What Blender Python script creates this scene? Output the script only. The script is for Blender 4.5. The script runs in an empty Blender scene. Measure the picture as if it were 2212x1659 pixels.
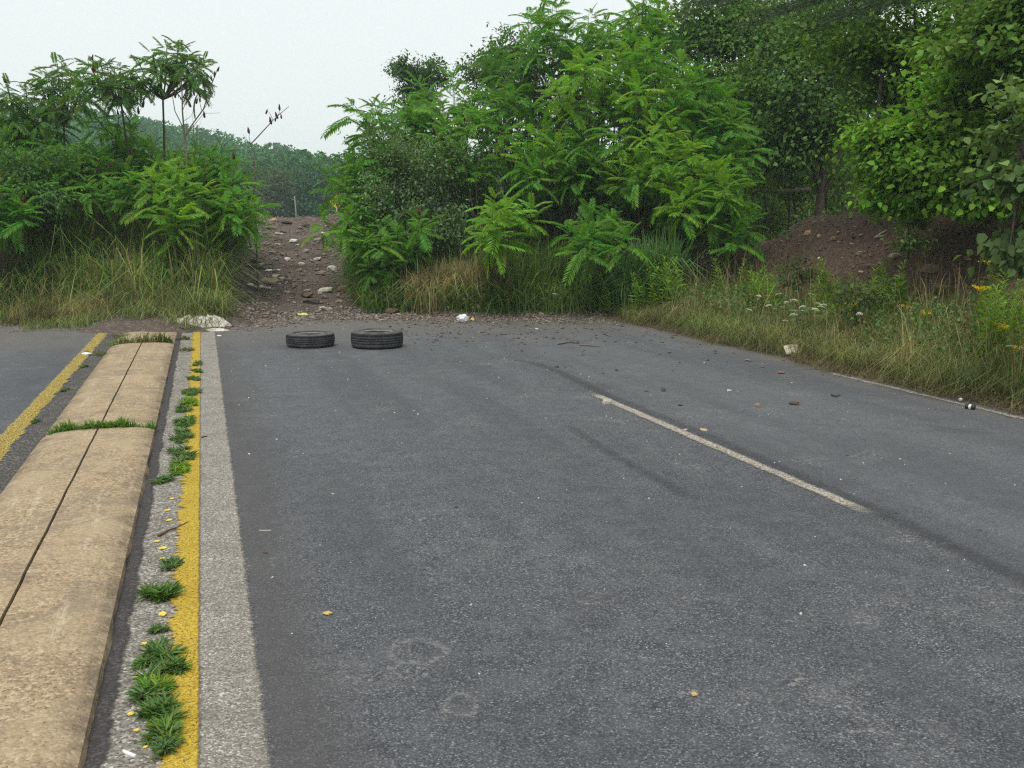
import bpy, bmesh, math, random
import numpy as np
from mathutils import Vector, Matrix, Euler

random.seed(11)
RNG = np.random.default_rng(11)
scene = bpy.context.scene
COL = scene.collection

# ------------------------------------------------------------------ camera, sky, sun, exposure
F_PX, IMG_W, IMG_H = 2170.0, 2212.0, 1659.0
EYE = 1.55
YAW = math.radians(17.0)
PITCH = math.atan((IMG_H / 2 - 485.0) / F_PX)
cam_data = bpy.data.cameras.new('camera')
cam_data.sensor_width = 36.0
cam_data.lens = 36.0 * F_PX / IMG_W
cam_data.clip_start = 0.05
cam_data.clip_end = 3000.0
cam = bpy.data.objects.new('camera', cam_data)
cam.location = (0, 0, EYE)
cam.rotation_euler = (math.pi / 2 - PITCH, 0, -YAW)
COL.objects.link(cam)
scene.camera = cam

SUN_ELEV, SUN_AZ = math.radians(62), math.radians(215)      # azimuth clockwise from +Y: behind the camera, to the left
world = bpy.data.worlds.new('World')
scene.world = world
world.use_nodes = True
wn = world.node_tree
wn.nodes.clear()
w_sky = wn.nodes.new('ShaderNodeTexSky')
w_sky.sky_type = 'NISHITA'
w_sky.sun_disc = False
w_sky.sun_elevation = SUN_ELEV
w_sky.sun_rotation = SUN_AZ
w_sky.dust_density = 6.0
w_bg1 = wn.nodes.new('ShaderNodeBackground')
w_bg1.inputs['Strength'].default_value = 0.05
wn.links.new(w_sky.outputs[0], w_bg1.inputs['Color'])
w_bg2 = wn.nodes.new('ShaderNodeBackground')                 # the even white cloud layer
w_bg2.inputs['Color'].default_value = (0.86, 0.90, 0.90, 1)
w_bg2.inputs['Strength'].default_value = 0.82
w_mix = wn.nodes.new('ShaderNodeMixShader')
w_mix.inputs[0].default_value = 0.85
w_out = wn.nodes.new('ShaderNodeOutputWorld')
wn.links.new(w_bg1.outputs[0], w_mix.inputs[1])
wn.links.new(w_bg2.outputs[0], w_mix.inputs[2])
wn.links.new(w_mix.outputs[0], w_out.inputs['Surface'])

sun_data = bpy.data.lights.new('sun', 'SUN')
sun_data.energy = 1.5
sun_data.angle = math.radians(28)
sun_data.color = (1.0, 0.96, 0.88)
sun = bpy.data.objects.new('sun', sun_data)
_sd = Vector((math.sin(SUN_AZ) * math.cos(SUN_ELEV), math.cos(SUN_AZ) * math.cos(SUN_ELEV), math.sin(SUN_ELEV)))
sun.rotation_euler = (-_sd).to_track_quat('-Z', 'Y').to_euler()
sun.location = (0, 0, 60)
COL.objects.link(sun)

scene.view_settings.view_transform = 'Standard'
scene.view_settings.look = 'None'
scene.view_settings.exposure = 0.60
scene.view_settings.gamma = 1.0
scene.view_settings.use_curve_mapping = False
scene.render.engine = 'CYCLES'
scene.cycles.max_bounces = 8
scene.cycles.diffuse_bounces = 4
scene.cycles.transmission_bounces = 4
scene.cycles.transparent_max_bounces = 8
scene.cycles.volume_bounces = 2
scene.cycles.use_denoising = False
scene.cycles.pixel_filter_type = 'BLACKMAN_HARRIS'
scene.cycles.filter_width = 1.25

# ------------------------------------------------------------------ pixel helpers (photo at 2212 x 1659)
SY, CY, SP, CP = math.sin(YAW), math.cos(YAW), math.sin(PITCH), math.cos(PITCH)
def ray(px, py):
    a = (px - IMG_W / 2) / F_PX; b = (IMG_H / 2 - py) / F_PX
    return Vector((CY * a + SY * CP + SY * SP * b, -SY * a + CY * CP + CY * SP * b, -SP + CP * b))
def at(px, py, D):
    d = ray(px, py); t = D / math.hypot(d.x, d.y)
    return Vector((d.x * t, d.y * t, EYE + d.z * t))

# ------------------------------------------------------------------ numeric noise and terrain
_tab = RNG.random((256, 256))
def vnoise(x, y):
    x = np.asarray(x, float); y = np.asarray(y, float)
    xi = np.floor(x).astype(int); yi = np.floor(y).astype(int)
    fx = x - xi; fy = y - yi
    fx = fx * fx * (3 - 2 * fx); fy = fy * fy * (3 - 2 * fy)
    a = _tab[xi % 256, yi % 256]; b = _tab[(xi + 1) % 256, yi % 256]
    c = _tab[xi % 256, (yi + 1) % 256]; d = _tab[(xi + 1) % 256, (yi + 1) % 256]
    return (a * (1 - fx) + b * fx) * (1 - fy) + (c * (1 - fx) + d * fx) * fy - 0.5
def fbm(x, y, o=4):
    s = 0; amp = 1; f = 1
    for i in range(o):
        s = s + amp * vnoise(np.asarray(x) * f + 17.3 * i, np.asarray(y) * f + 5.1 * i)
        amp *= 0.5; f *= 2.03
    return s
def ss(a, b, x):
    t = np.clip((np.asarray(x, float) - a) / (b - a), 0, 1)
    return t * t * (3 - 2 * t)

EX = [-12, -4, -1.8, -0.4, 0.3, 1.5, 2.7, 4.1, 6.0, 8]
EY = [18.4, 17.9, 17.2, 16.6, 16.2, 17.2, 17.3, 16.4, 15.7, 15.2]
def path_mask(x, y):
    xp = np.interp(y, [17, 19, 30, 60], [1.75, 1.8, 2.65, 5.0])
    hw = np.interp(y, [16, 19, 30], [1.5, 1.15, 0.95])
    wob = 0.25 * fbm(np.asarray(x) * 0.8 + 9, np.asarray(y) * 0.8)
    return 1 - ss(hw - 0.1, hw + 0.8, np.abs(np.asarray(x) - xp) + wob)
def terrain(x, y):
    x = np.asarray(x, float); y = np.asarray(y, float)
    e = np.interp(x, EX, EY)
    d1 = y - e
    pm = path_mask(x, y)
    hpath = 1.72 * (0.55 * np.clip((d1 - 0.2) / 13, 0, 1) + 0.45 * ss(0.2, 13, d1))
    hbank = 1.9 * ss(-0.2, 6.5, d1)
    berm = hbank * (1 - pm) + hpath * pm
    fx = 1 - ss(6.6, 9.2, x)
    berm = berm * fx + 0.42 * ss(0, 4, d1) * (1 - fx)
    berm = berm * (1 - 0.7 * ss(31.5, 42, y))
    d2 = x - 6.4
    hh = 1.72 * (1 - 0.8 * ss(12.8, 20.5, y))
    rb = 0.22 * ss(0, 1.3, d2) + hh * ss(1.3, 4.3, d2)
    z = np.maximum(berm, rb) + 0.1 * np.minimum(berm, rb)
    z = np.maximum(z, .19 * ss(14.9, 16.5, y + .5 * fbm(x * 1.7, y * 1.7)) * np.exp(-((x + .85) / .8) ** 4) * (1 - ss(17, 18, y)))
    left = 0.8 * ss(-9, -13, x)
    z = np.maximum(z, left)
    hill = 15.5 * ss(120, 235, y) * np.interp(x, [-400, -160, -20, -5, 11, 30, 60, 200, 400], [9, 11, 12, 11.2, 8.4, 4.0, 2, 2, 2]) / 12.5
    z = z + hill + 3.0 * ss(150, 260, y) * fbm(x * 0.02, y * 0.02)
    bankm = ss(1.2, 2.6, d2) * (1 - ss(20, 26, y))
    z = z + bankm * (.22 * fbm(x * .9 + 3, y * .9 + 7, 3) + .10 * np.abs(fbm(x * 2.6 + 13, y * 2.6, 3)))
    amp = 0.012 + 0.16 * np.clip(z, 0, 1.2) ** 0.7
    edge = ss(-0.6, 0.3, d1) + ss(-0.3, 0.2, d2)
    z = z - 0.03 + amp * fbm(x * 1.3, y * 1.3, 5) + 0.035 * np.clip(edge, 0, 1) * (1 + 1.6 * fbm(x * 2.3 + 40, y * 2.3, 3))
    return z
def tz(x, y):
    return float(terrain(np.array([x]), np.array([y]))[0])
def G(px, py):
    """ground point (road sheet or terrain) seen at a photo pixel"""
    d = ray(px, py); d = d / math.hypot(d.x, d.y)
    ts = np.arange(2.0, 60.0, 0.04)
    X = d.x * ts; Y = d.y * ts; Z = EYE + d.z * ts
    T = np.maximum(terrain(X, Y), np.where((Y < 19.5) & (X < 7), 0.0, -1))
    k = int(np.argmax(Z <= T)) if (Z <= T).any() else len(ts) - 1
    return Vector((X[k], Y[k], T[k]))
def gz(x, y):
    return max(tz(x, y), 0.0 if (y < 19.5 and -8 < x < 7) else -9)

# ------------------------------------------------------------------ object helpers
def put(o, parent=None, label=None, cat=None, group=None, kind=None):
    COL.objects.link(o)
    if parent is not None: o.parent = parent
    if label: o['label'] = label
    if cat: o['category'] = cat
    if group: o['group'] = group
    if kind: o['kind'] = kind
    return o
def thing(name, loc, label, cat, group=None, rz=0.0):
    o = bpy.data.objects.new(name, None)
    o.empty_display_size = 0.1
    o.location = loc; o.rotation_euler = (0, 0, rz)
    return put(o, None, label, cat, group)
def np_mesh(name, V, F, mat, smooth=False):
    V = np.asarray(V, np.float32).reshape(-1, 3); F = np.asarray(F, np.int32)
    k = F.shape[1]
    me = bpy.data.meshes.new(name)
    me.vertices.add(len(V)); me.vertices.foreach_set('co', V.ravel())
    me.loops.add(F.size); me.loops.foreach_set('vertex_index', F.ravel())
    me.polygons.add(len(F))
    me.polygons.foreach_set('loop_start', np.arange(0, F.size, k, dtype=np.int32))
    me.polygons.foreach_set('loop_total', np.full(len(F), k, np.int32))
    if smooth: me.polygons.foreach_set('use_smooth', np.ones(len(F), bool))
    me.update(calc_edges=True); me.validate()
    if mat: me.materials.append(mat)
    return me
def py_mesh(name, V, F, mat, smooth=False):
    me = bpy.data.meshes.new(name)
    me.from_pydata([tuple(v) for v in V], [], F)
    if smooth: me.polygons.foreach_set('use_smooth', [True] * len(me.polygons))
    me.update()
    if mat: me.materials.append(mat)
    return me
def obj(name, me, parent=None, loc=(0, 0, 0), rot=(0, 0, 0), sc=1.0, label=None, cat=None, group=None, kind=None):
    o = bpy.data.objects.new(name, me)
    o.location = loc; o.rotation_euler = rot
    o.scale = (sc, sc, sc) if isinstance(sc, (int, float)) else sc
    return put(o, parent, label, cat, group, kind)

class Tubes:
    def __init__(s, k=6): s.V = []; s.F = []; s.k = k
    def add(s, pts, radii, cap=True):
        pts = [Vector(p) for p in pts]; n = len(pts); k = s.k; b = len(s.V)
        for i, p in enumerate(pts):
            t = (pts[min(i + 1, n - 1)] - pts[max(i - 1, 0)])
            if t.length < 1e-6: t = Vector((0, 0, 1))
            t.normalize()
            u = t.cross(Vector((0.31, 0.17, 0.93)))
            if u.length < 0.05: u = t.cross(Vector((1, 0, 0)))
            u.normalize(); v = t.cross(u)
            for j in range(k):
                a = 2 * math.pi * j / k
                s.V.append(p + (u * math.cos(a) + v * math.sin(a)) * radii[i])
        for i in range(n - 1):
            for j in range(k):
                s.F.append((b + i * k + j, b + i * k + (j + 1) % k, b + (i + 1) * k + (j + 1) % k, b + (i + 1) * k + j))
        if cap:
            s.F.append(tuple(b + j for j in reversed(range(k)))); s.F.append(tuple(b + (n - 1) * k + j for j in range(k)))
    def mesh(s, name, mat, smooth=True): return py_mesh(name, s.V, s.F, mat, smooth)

def unit(v): return v / np.maximum(np.linalg.norm(v, axis=-1, keepdims=True), 1e-9)
def leaves(P, D, N, L, W, fold=0.25, six=False):
    """one leaf per row: base P, direction D, normal N, length L, half width W; folded along the midrib"""
    D = unit(D); S = unit(np.cross(D, N)); N = unit(np.cross(S, D))
    L = L[:, None]; W = W[:, None]; n = len(P)
    if six:
        pts = [P, P + D * L * .3 + S * W + N * W * fold, P + D * L * .68 + S * W * .75 + N * W * fold * .6 - N * L * .05, P + D * L - N * L * .14,
               P + D * L * .68 - S * W * .75 + N * W * fold * .6 - N * L * .05, P + D * L * .3 - S * W + N * W * fold]
        V = np.stack(pts, 1).reshape(-1, 3); b = np.arange(n)[:, None] * 6
        F = np.concatenate([b + np.array([[0, 3, 2, 1]]), b + np.array([[0, 5, 4, 3]])], 1).reshape(-1, 4)
    else:
        pts = [P, P + D * L * .42 + S * W + N * W * fold, P + D * L - N * L * .1, P + D * L * .42 - S * W + N * W * fold]
        V = np.stack(pts, 1).reshape(-1, 3); b = np.arange(n)[:, None] * 4
        F = np.concatenate([b + np.array([[0, 2, 1]]), b + np.array([[0, 3, 2]])], 1).reshape(-1, 3)
    return V, F
def rdir(n, zb=0.0, zs=1.0):
    v = RNG.normal(size=(n, 3)); v[:, 2] = v[:, 2] * zs + zb
    return unit(v)
def blades(P, h, az, lean, w, droop=0.0):
    """grass blades: base P (n,3), height, lean azimuth, lean 0..1+, width"""
    n = len(P); ld = np.stack([np.cos(az), np.sin(az), np.zeros(n)], 1)
    fa = az + math.pi / 2 + RNG.normal(0, .5, n)
    sd = np.stack([np.cos(fa), np.sin(fa), np.zeros(n)], 1)
    rows = []
    for t, wt in ((0, .7), (.35, 1), (.7, .75), (1, .08)):
        z = h * (t - droop * np.maximum(0, t - .45) ** 2 * 2.2 * np.minimum(1.5, lean * 1.6))
        c = P + ld * (h * lean * t ** 1.9)[:, None]; c[:, 2] += z
        rows += [c - sd * (w * wt / 2)[:, None], c + sd * (w * wt / 2)[:, None]]
    V = np.stack(rows, 1).reshape(-1, 3); b = np.arange(n)[:, None] * 8
    F = np.concatenate([b + np.array([[i, i + 1, i + 3, i + 2]]) for i in (0, 2, 4)], 1).reshape(-1, 4)
    return V, F

# ------------------------------------------------------------------ materials
class NT:
    def __init__(s, name):
        s.m = bpy.data.materials.new(name); s.m.use_nodes = True
        s.t = s.m.node_tree; s.t.nodes.clear()
        s.out = s.n('ShaderNodeOutputMaterial')
        s.tc = s.n('ShaderNodeTexCoord')
        s.obj = s.tc.outputs['Object']
    def n(s, t, **k):
        nd = s.t.nodes.new(t)
        for a, v in k.items(): setattr(nd, a, v)
        return nd
    def set(s, sock, v):
        if isinstance(v, bpy.types.NodeSocket): s.t.links.new(v, sock)
        elif isinstance(v, (tuple, list)) and len(v) == 3 and sock.type == 'RGBA': sock.default_value = (*v, 1)
        else: sock.default_value = v
    def noise(s, scale, detail=4, rough=.55, vec=None, out='Fac', dist=0.0):
        nd = s.n('ShaderNodeTexNoise'); s.set(nd.inputs['Vector'], vec or s.obj)
        nd.inputs['Scale'].default_value = scale; nd.inputs['Detail'].default_value = detail; nd.inputs['Roughness'].default_value = rough
        nd.inputs['Distortion'].default_value = dist
        return nd.outputs[out]
    def vor(s, scale, out='Color', vec=None, feature='F1', rnd=1.0):
        nd = s.n('ShaderNodeTexVoronoi', feature=feature); s.set(nd.inputs['Vector'], vec or s.obj)
        nd.inputs['Scale'].default_value = scale; nd.inputs['Randomness'].default_value = rnd
        return nd.outputs[out]
    def math(s, op, a, b=0.0, c=None, clamp=False):
        nd = s.n('ShaderNodeMath', operation=op, use_clamp=clamp); s.set(nd.inputs[0], a); s.set(nd.inputs[1], b)
        if c is not None: s.set(nd.inputs[2], c)
        return nd.outputs[0]
    def rng(s, v, a, b, c=0.0, d=1.0, smooth=True):
        nd = s.n('ShaderNodeMapRange', interpolation_type='SMOOTHSTEP' if smooth else 'LINEAR')
        s.set(nd.inputs['Value'], v)
        for k, x in zip(('From Min', 'From Max', 'To Min', 'To Max'), (a, b, c, d)): s.set(nd.inputs[k], x)
        return nd.outputs[0]
    def mix(s, f, a, b, mode='MIX'):
        nd = s.n('ShaderNodeMix', data_type='RGBA', blend_type=mode)
        s.set(nd.inputs[0], f); s.set(nd.inputs[6], a); s.set(nd.inputs[7], b)
        return nd.outputs[2]
    def ramp(s, f, stops):
        nd = s.n('ShaderNodeValToRGB'); s.set(nd.inputs[0], f)
        e = nd.color_ramp.elements
        while len(e) < len(stops): e.new(0.5)
        for el, (p, c) in zip(e, stops): el.position = p; el.color = (*c, 1) if len(c) == 3 else c
        return nd.outputs[0]
    def sep(s, v):
        nd = s.n('ShaderNodeSeparateXYZ'); s.set(nd.inputs[0], v); return nd.outputs
    def bump(s, h, strength=.5, dist=.01, normal=None):
        nd = s.n('ShaderNodeBump'); s.set(nd.inputs['Height'], h)
        nd.inputs['Strength'].default_value = strength; nd.inputs['Distance'].default_value = dist
        if normal: s.set(nd.inputs['Normal'], normal)
        return nd.outputs[0]
    def bsdf(s, col, rough=.8, normal=None, spec=.3):
        nd = s.n('ShaderNodeBsdfPrincipled'); s.set(nd.inputs['Base Color'], col); s.set(nd.inputs['Roughness'], rough)
        nd.inputs['Specular IOR Level'].default_value = spec
        if normal: s.set(nd.inputs['Normal'], normal)
        return nd.outputs[0]
    def done(s, sh, alpha=None):
        if alpha is not None:
            tr = s.n('ShaderNodeBsdfTransparent'); mx = s.n('ShaderNodeMixShader')
            s.set(mx.inputs[0], alpha); s.t.links.new(tr.outputs[0], mx.inputs[1]); s.t.links.new(sh, mx.inputs[2]); sh = mx.outputs[0]
        s.t.links.new(sh, s.out.inputs['Surface']); return s.m

def leaf_mat(name, base, var=0.35, hue=0.04, trans=0.35, rough=.5, objcol=False, spec=.3, tmul=(1.25, 1.15, .6), clump=0.0):
    t = NT(name)
    geo = t.n('ShaderNodeNewGeometry'); ri = geo.outputs['Random Per Island']
    oi = t.n('ShaderNodeObjectInfo')
    r = ri
    if objcol: r = t.math('ADD', t.math('MULTIPLY', ri, .6), t.math('MULTIPLY', oi.outputs['Random'], .4))
    col = base
    if objcol: col = t.mix(1.0, oi.outputs['Color'], base, 'MULTIPLY')
    hs = t.n('ShaderNodeHueSaturation'); t.set(hs.inputs['Color'], col)
    t.set(hs.inputs['Hue'], t.rng(r, 0, 1, .5 - hue, .5 + hue, False))
    val = t.rng(t.math('FRACT', t.math('MULTIPLY', ri, 7.31)), 0, 1, 1 - var, 1 + var, False)
    if clump:
        val = t.math('MULTIPLY', val, t.rng(t.noise(clump, 2, .5, geo.outputs['Position']), .3, .7, .7, 1.3))
    t.set(hs.inputs['Value'], val)
    c = hs.outputs[0]
    pr = t.bsdf(c, rough, None, spec)
    tl = t.n('ShaderNodeBsdfTranslucent'); t.set(tl.inputs['Color'], t.mix(1.0, c, tmul, 'MULTIPLY'))
    mx = t.n('ShaderNodeMixShader'); mx.inputs[0].default_value = trans
    t.t.links.new(pr, mx.inputs[1]); t.t.links.new(tl.outputs[0], mx.inputs[2])
    return t.done(mx.outputs[0])

M = {}
def mk_asphalt():
    t = NT('asphalt'); x, y, z = t.sep(t.obj)
    big = t.noise(.5, 4, .6); mid = t.noise(6, 5, .6); pat = t.noise(1.7, 5, .65)
    st = t.vor(170); g = t.sep(st)[0]
    fine = t.noise(420, 2, .7)
    base = t.ramp(g, [(0, (.022, .023, .028)), (.4, (.057, .061, .074)), (.75, (.113, .120, .137)), (.95, (.20, .205, .215)), (1, (.40, .39, .375))])
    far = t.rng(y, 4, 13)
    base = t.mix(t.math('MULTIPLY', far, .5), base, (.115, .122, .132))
    lane = t.rng(x, 3.2, 3.9)
    base = t.mix(t.math('MULTIPLY', lane, .35), base, (.15, .158, .168))
    base = t.mix(t.rng(big, .3, .7, 0, .35), base, (.075, .077, .085))
    base = t.mix(t.rng(mid, .35, .75, 0, .4), base, (.16, .162, .168))
    wp = t.n('ShaderNodeVectorMath', operation='MULTIPLY'); t.set(wp.inputs[0], t.obj); wp.inputs[1].default_value = (1.5, .16, 1)
    base = t.mix(t.rng(t.noise(1.0, 4, .6, wp.outputs[0]), .42, .62, 0, .38), base, (.052, .055, .064))
    base = t.mix(t.math('MULTIPLY', t.rng(t.noise(.9, 5, .7, dist=.6), .58, .7), .4), base, (.045, .045, .05))
    # pale worn scabs
    scab = t.math('MULTIPLY', t.rng(pat, .55, .66), t.rng(t.noise(38, 4, .75), .52, .62))
    base = t.mix(t.math('MULTIPLY', scab, .75), base, (.31, .30, .28))
    for cx, cy, rx, ry in ((.69, 3.45, .10, .10), (.74, 2.99, .05, .08)):
        dx = t.math('DIVIDE', t.math('SUBTRACT', x, cx), rx); dy_ = t.math('DIVIDE', t.math('SUBTRACT', y, cy), ry)
        d = t.math('SQRT', t.math('ADD', t.math('MULTIPLY', dx, dx), t.math('MULTIPLY', dy_, dy_)))
        d = t.math('ADD', d, t.math('MULTIPLY', t.math('SUBTRACT', t.noise(9, 5, .7), .5), 1.3))
        ring = t.math('MULTIPLY', t.rng(t.math('ABSOLUTE', t.math('SUBTRACT', d, 1.0)), .28, .04), t.rng(t.noise(45, 4, .8), .42, .6))
        base = t.mix(t.math('MULTIPLY', ring, .6), base, (.30, .29, .275))
    # oily band beside the pale strip
    band = t.math('MULTIPLY', t.rng(x, .10, .16), t.rng(t.math('ADD', x, t.math('MULTIPLY', t.noise(3), .25)), .62, .32))
    base = t.mix(t.math('MULTIPLY', band, .6), base, (.085, .078, .076))
    # blown dirt near the spill at the end
    dn = t.noise(1.1, 5, .65)
    dy = t.math('ADD', y, t.math('MULTIPLY', t.math('SUBTRACT', dn, .5), 5.0))
    dirt = t.math('MULTIPLY', t.rng(dy, 12.0, 16.4), t.rng(t.noise(9, 5, .7), .3, .65, .55, 1))
    edge = t.math('MULTIPLY', t.rng(t.math('ADD', x, t.math('MULTIPLY', dn, .6)), 6.2, 6.75), .8)
    dirt = t.math('MAXIMUM', dirt, edge)
    base = t.mix(t.math('MULTIPLY', dirt, .85), base, (.165, .145, .13))
    hgt = t.math('ADD', t.math('MULTIPLY', t.vor(170, 'Distance'), -1.0), t.math('MULTIPLY', fine, .4))
    nm = t.bump(hgt, .8, .008)
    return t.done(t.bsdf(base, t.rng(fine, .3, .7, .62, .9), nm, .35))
M['asphalt'] = mk_asphalt()

def mk_strip(name, x0, x1, cols, cell, edge_l, edge_r, wear=0.0, nscale=14, crack=0.0, ends=None, soft=.012):
    """a worn band along the road: ragged edges left/right (metres), worn holes"""
    t = NT(name); x, y, z = t.sep(t.obj)
    sv = t.n('ShaderNodeVectorMath', operation='MULTIPLY'); t.set(sv.inputs[0], t.obj); sv.inputs[1].default_value = (.32, 1.5, 1)
    n1 = t.math('SUBTRACT', t.noise(nscale, 6, .75, sv.outputs[0]), .5); n2 = t.math('SUBTRACT', t.noise(nscale * .22, 3, .6), .5)
    nn = t.math('ADD', n1, t.math('MULTIPLY', n2, .9))
    a = t.rng(t.math('ADD', x, t.math('MULTIPLY', nn, edge_l * 2)), x0 + edge_l - soft, x0 + edge_l + soft)
    b = t.rng(t.math('ADD', x, t.math('MULTIPLY', nn, edge_r * 2)), x1 - edge_r + soft, x1 - edge_r - soft)
    al = t.math('MULTIPLY', a, b)
    if ends:
        yy = t.math('ADD', y, t.math('MULTIPLY', nn, .25))
        al = t.math('MULTIPLY', al, t.math('MULTIPLY', t.rng(yy, ends[0], ends[0] + .25), t.rng(yy, ends[1], ends[1] - .25)))
    if wear:
        al = t.math('MULTIPLY', al, t.rng(t.noise(90, 4, .8), wear - .06, wear + .06))
    if crack:
        vm = t.n('ShaderNodeVectorMath', operation='MULTIPLY'); t.set(vm.inputs[0], t.obj); vm.inputs[1].default_value = (5, 34, 1)
        hz = t.noise(1.0, 4, .65, vm.outputs[0])
        lim = t.rng(x, x0 + .05, x1, .40, .22)
        al = t.math('MULTIPLY', al, t.rng(t.math('SUBTRACT', hz, lim), -.012, .012))
    g = t.sep(t.vor(cell))[0]
    col = t.ramp(g, cols)
    col = t.mix(t.rng(t.noise(5, 5, .65), .35, .75, 0, .5), col, cols[0][1])
    nm = t.bump(t.math('ADD', t.math('MULTIPLY', t.vor(cell, 'Distance'), -1), t.math('MULTIPLY', t.noise(300, 2), .4)), .7, .006)
    return t.done(t.bsdf(col, .85, nm, .25), al)
M['yellow'] = mk_strip('yellow_paint', -.26, -.075, [(0, (.36, .24, .02)), (.5, (.50, .34, .03)), (1, (.58, .44, .09))], 150, .078, .006, .425, 26, 1, None, .006)
M['yellow_left'] = mk_strip('yellow_paint_faded', -1.52, -1.30, [(0, (.40, .27, .03)), (.6, (.58, .43, .07)), (1, (.62, .52, .2))], 150, .03, .05, .49, 22, 0, None, .01)
M['strip'] = mk_strip('pale_strip', -.085, .135, [(0, (.125, .112, .094)), (.5, (.25, .23, .20)), (.85, (.35, .33, .29)), (1, (.58, .55, .5))], 150, .006, .016, .27, 26)
M['dash'] = mk_strip('white_paint_worn', 3.335, 3.455, [(0, (.30, .265, .21)), (.6, (.45, .41, .34)), (1, (.6, .57, .5))], 160, .02, .02, .455, 20, 0, (4.45, 8.6), .018)
M['edgeline'] = mk_strip('white_paint_dirty', 6.21, 6.33, [(0, (.30, .28, .25)), (.6, (.46, .44, .40)), (1, (.6, .58, .54))], 160, .028, .028, .49, 9)
M['tar'] = mk_strip('tar_band', -.45, -.31, [(0, (.04, .036, .037)), (.7, (.062, .056, .057)), (1, (.11, .1, .1))], 120, .02, .03, 0, 12)
M['shoulder'] = mk_strip('pebble_strip', -.40, -.10, [(0, (.10, .085, .07)), (.4, (.19, .175, .15)), (.8, (.30, .28, .25)), (1, (.52, .5, .46))], 110, .01, .01, 0, 12)
M['shoulder_l'] = mk_strip('dirty_gutter', -1.36, -1.10, [(0, (.04, .037, .037)), (.6, (.075, .068, .064)), (.9, (.13, .12, .11)), (1, (.3, .27, .22))], 110, .03, .01, 0, 12)

def mk_stain(name, pts, w, dens):
    """dark tyre and sealant marks, soft edged; pts is [(x at y)]"""
    t = NT(name); x, y, z = t.sep(t.obj)
    fc = t.n('ShaderNodeFloatCurve'); cv = fc.mapping.curves[0]
    y0, y1 = pts[0][1], pts[-1][1]; xs = [p[0] for p in pts]; x0, x1 = min(xs) - .1, max(xs) + .1
    for i, p in enumerate(pts):
        u = ((p[1] - y0) / (y1 - y0), (p[0] - x0) / (x1 - x0))
        if i == 0: cv.points[0].location = u
        elif i == len(pts) - 1: cv.points[1].location = u
        else: cv.points.new(*u)
    fc.mapping.update()
    yn = t.math('DIVIDE', t.math('SUBTRACT', y, y0), y1 - y0)
    t.set(fc.inputs['Value'], yn)
    xc = t.math('ADD', t.math('MULTIPLY', fc.outputs[0], x1 - x0), x0)
    d = t.math('ABSOLUTE', t.math('SUBTRACT', x, xc))
    d = t.math('ADD', d, t.math('MULTIPLY', t.math('SUBTRACT', t.noise(7, 5, .7), .5), w * .9))
    al = t.math('MULTIPLY', t.rng(d, w, w * .15), t.math('MULTIPLY', t.rng(yn, 0, .12), t.rng(yn, 1, .85)))
    al = t.math('MULTIPLY', al, t.rng(t.noise(60, 3, .8), .35, .6, .35, 1))
    al = t.math('MULTIPLY', al, dens)
    return t.done(t.bsdf((.035, .034, .037), .75), al)

def mk_concrete():
    t = NT('tan_concrete'); x, y, z = t.sep(t.obj)
    g = t.sep(t.vor(75))[0]; f = t.sep(t.vor(190))[0]
    c = t.ramp(g, [(0, (.12, .085, .05)), (.25, (.26, .19, .115)), (.7, (.38, .285, .175)), (1, (.56, .46, .33))])
    c = t.mix(.45, c, t.ramp(f, [(0, (.13, .09, .055)), (.6, (.35, .265, .165)), (1, (.52, .42, .29))]))
    c = t.mix(t.rng(t.noise(1.3, 6, .7), .42, .62, 0, .6), c, (.40, .315, .205))
    c = t.mix(t.rng(t.noise(5, 6, .75), .52, .68, 0, .6), c, (.17, .125, .08))
    c = t.mix(t.rng(t.noise(2.3, 6, .75, dist=1.0), .52, .62, 0, .55), c, (.20, .165, .125))
    vm = t.n('ShaderNodeVectorMath', operation='MULTIPLY'); t.set(vm.inputs[0], t.obj); vm.inputs[1].default_value = (9, .7, 1)
    c = t.mix(t.math('MULTIPLY', t.rng(t.noise(1.6, 5, .7, vm.outputs[0]), .56, .64), t.rng(t.noise(20, 4, .7), .42, .6, 0, .6)), c, (.52, .45, .34))
    edge = t.math('MAXIMUM', t.rng(x, -.52, -.41), t.rng(x, -1.05, -1.16))
    c = t.mix(t.math('MULTIPLY', edge, t.rng(t.noise(8, 5, .7), .35, .65, .1, .75)), c, (.12, .095, .07))
    pit = t.rng(t.vor(24, 'Distance'), .12, .06)
    c = t.mix(t.math('MULTIPLY', pit, t.rng(t.noise(3.1), .46, .56)), c, (.06, .05, .042))
    h = t.math('ADD', t.math('MULTIPLY', t.vor(75, 'Distance'), -.9), t.math('ADD', t.math('MULTIPLY', t.noise(120, 4, .7), .9), t.math('MULTIPLY', t.noise(14, 5, .7), 1.2)))
    c = t.mix(1.0, c, (1.01, 1.0, .99), 'MULTIPLY')
    return t.done(t.bsdf(c, .9, t.bump(h, .55, .008), .2))
M['concrete'] = mk_concrete()

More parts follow.
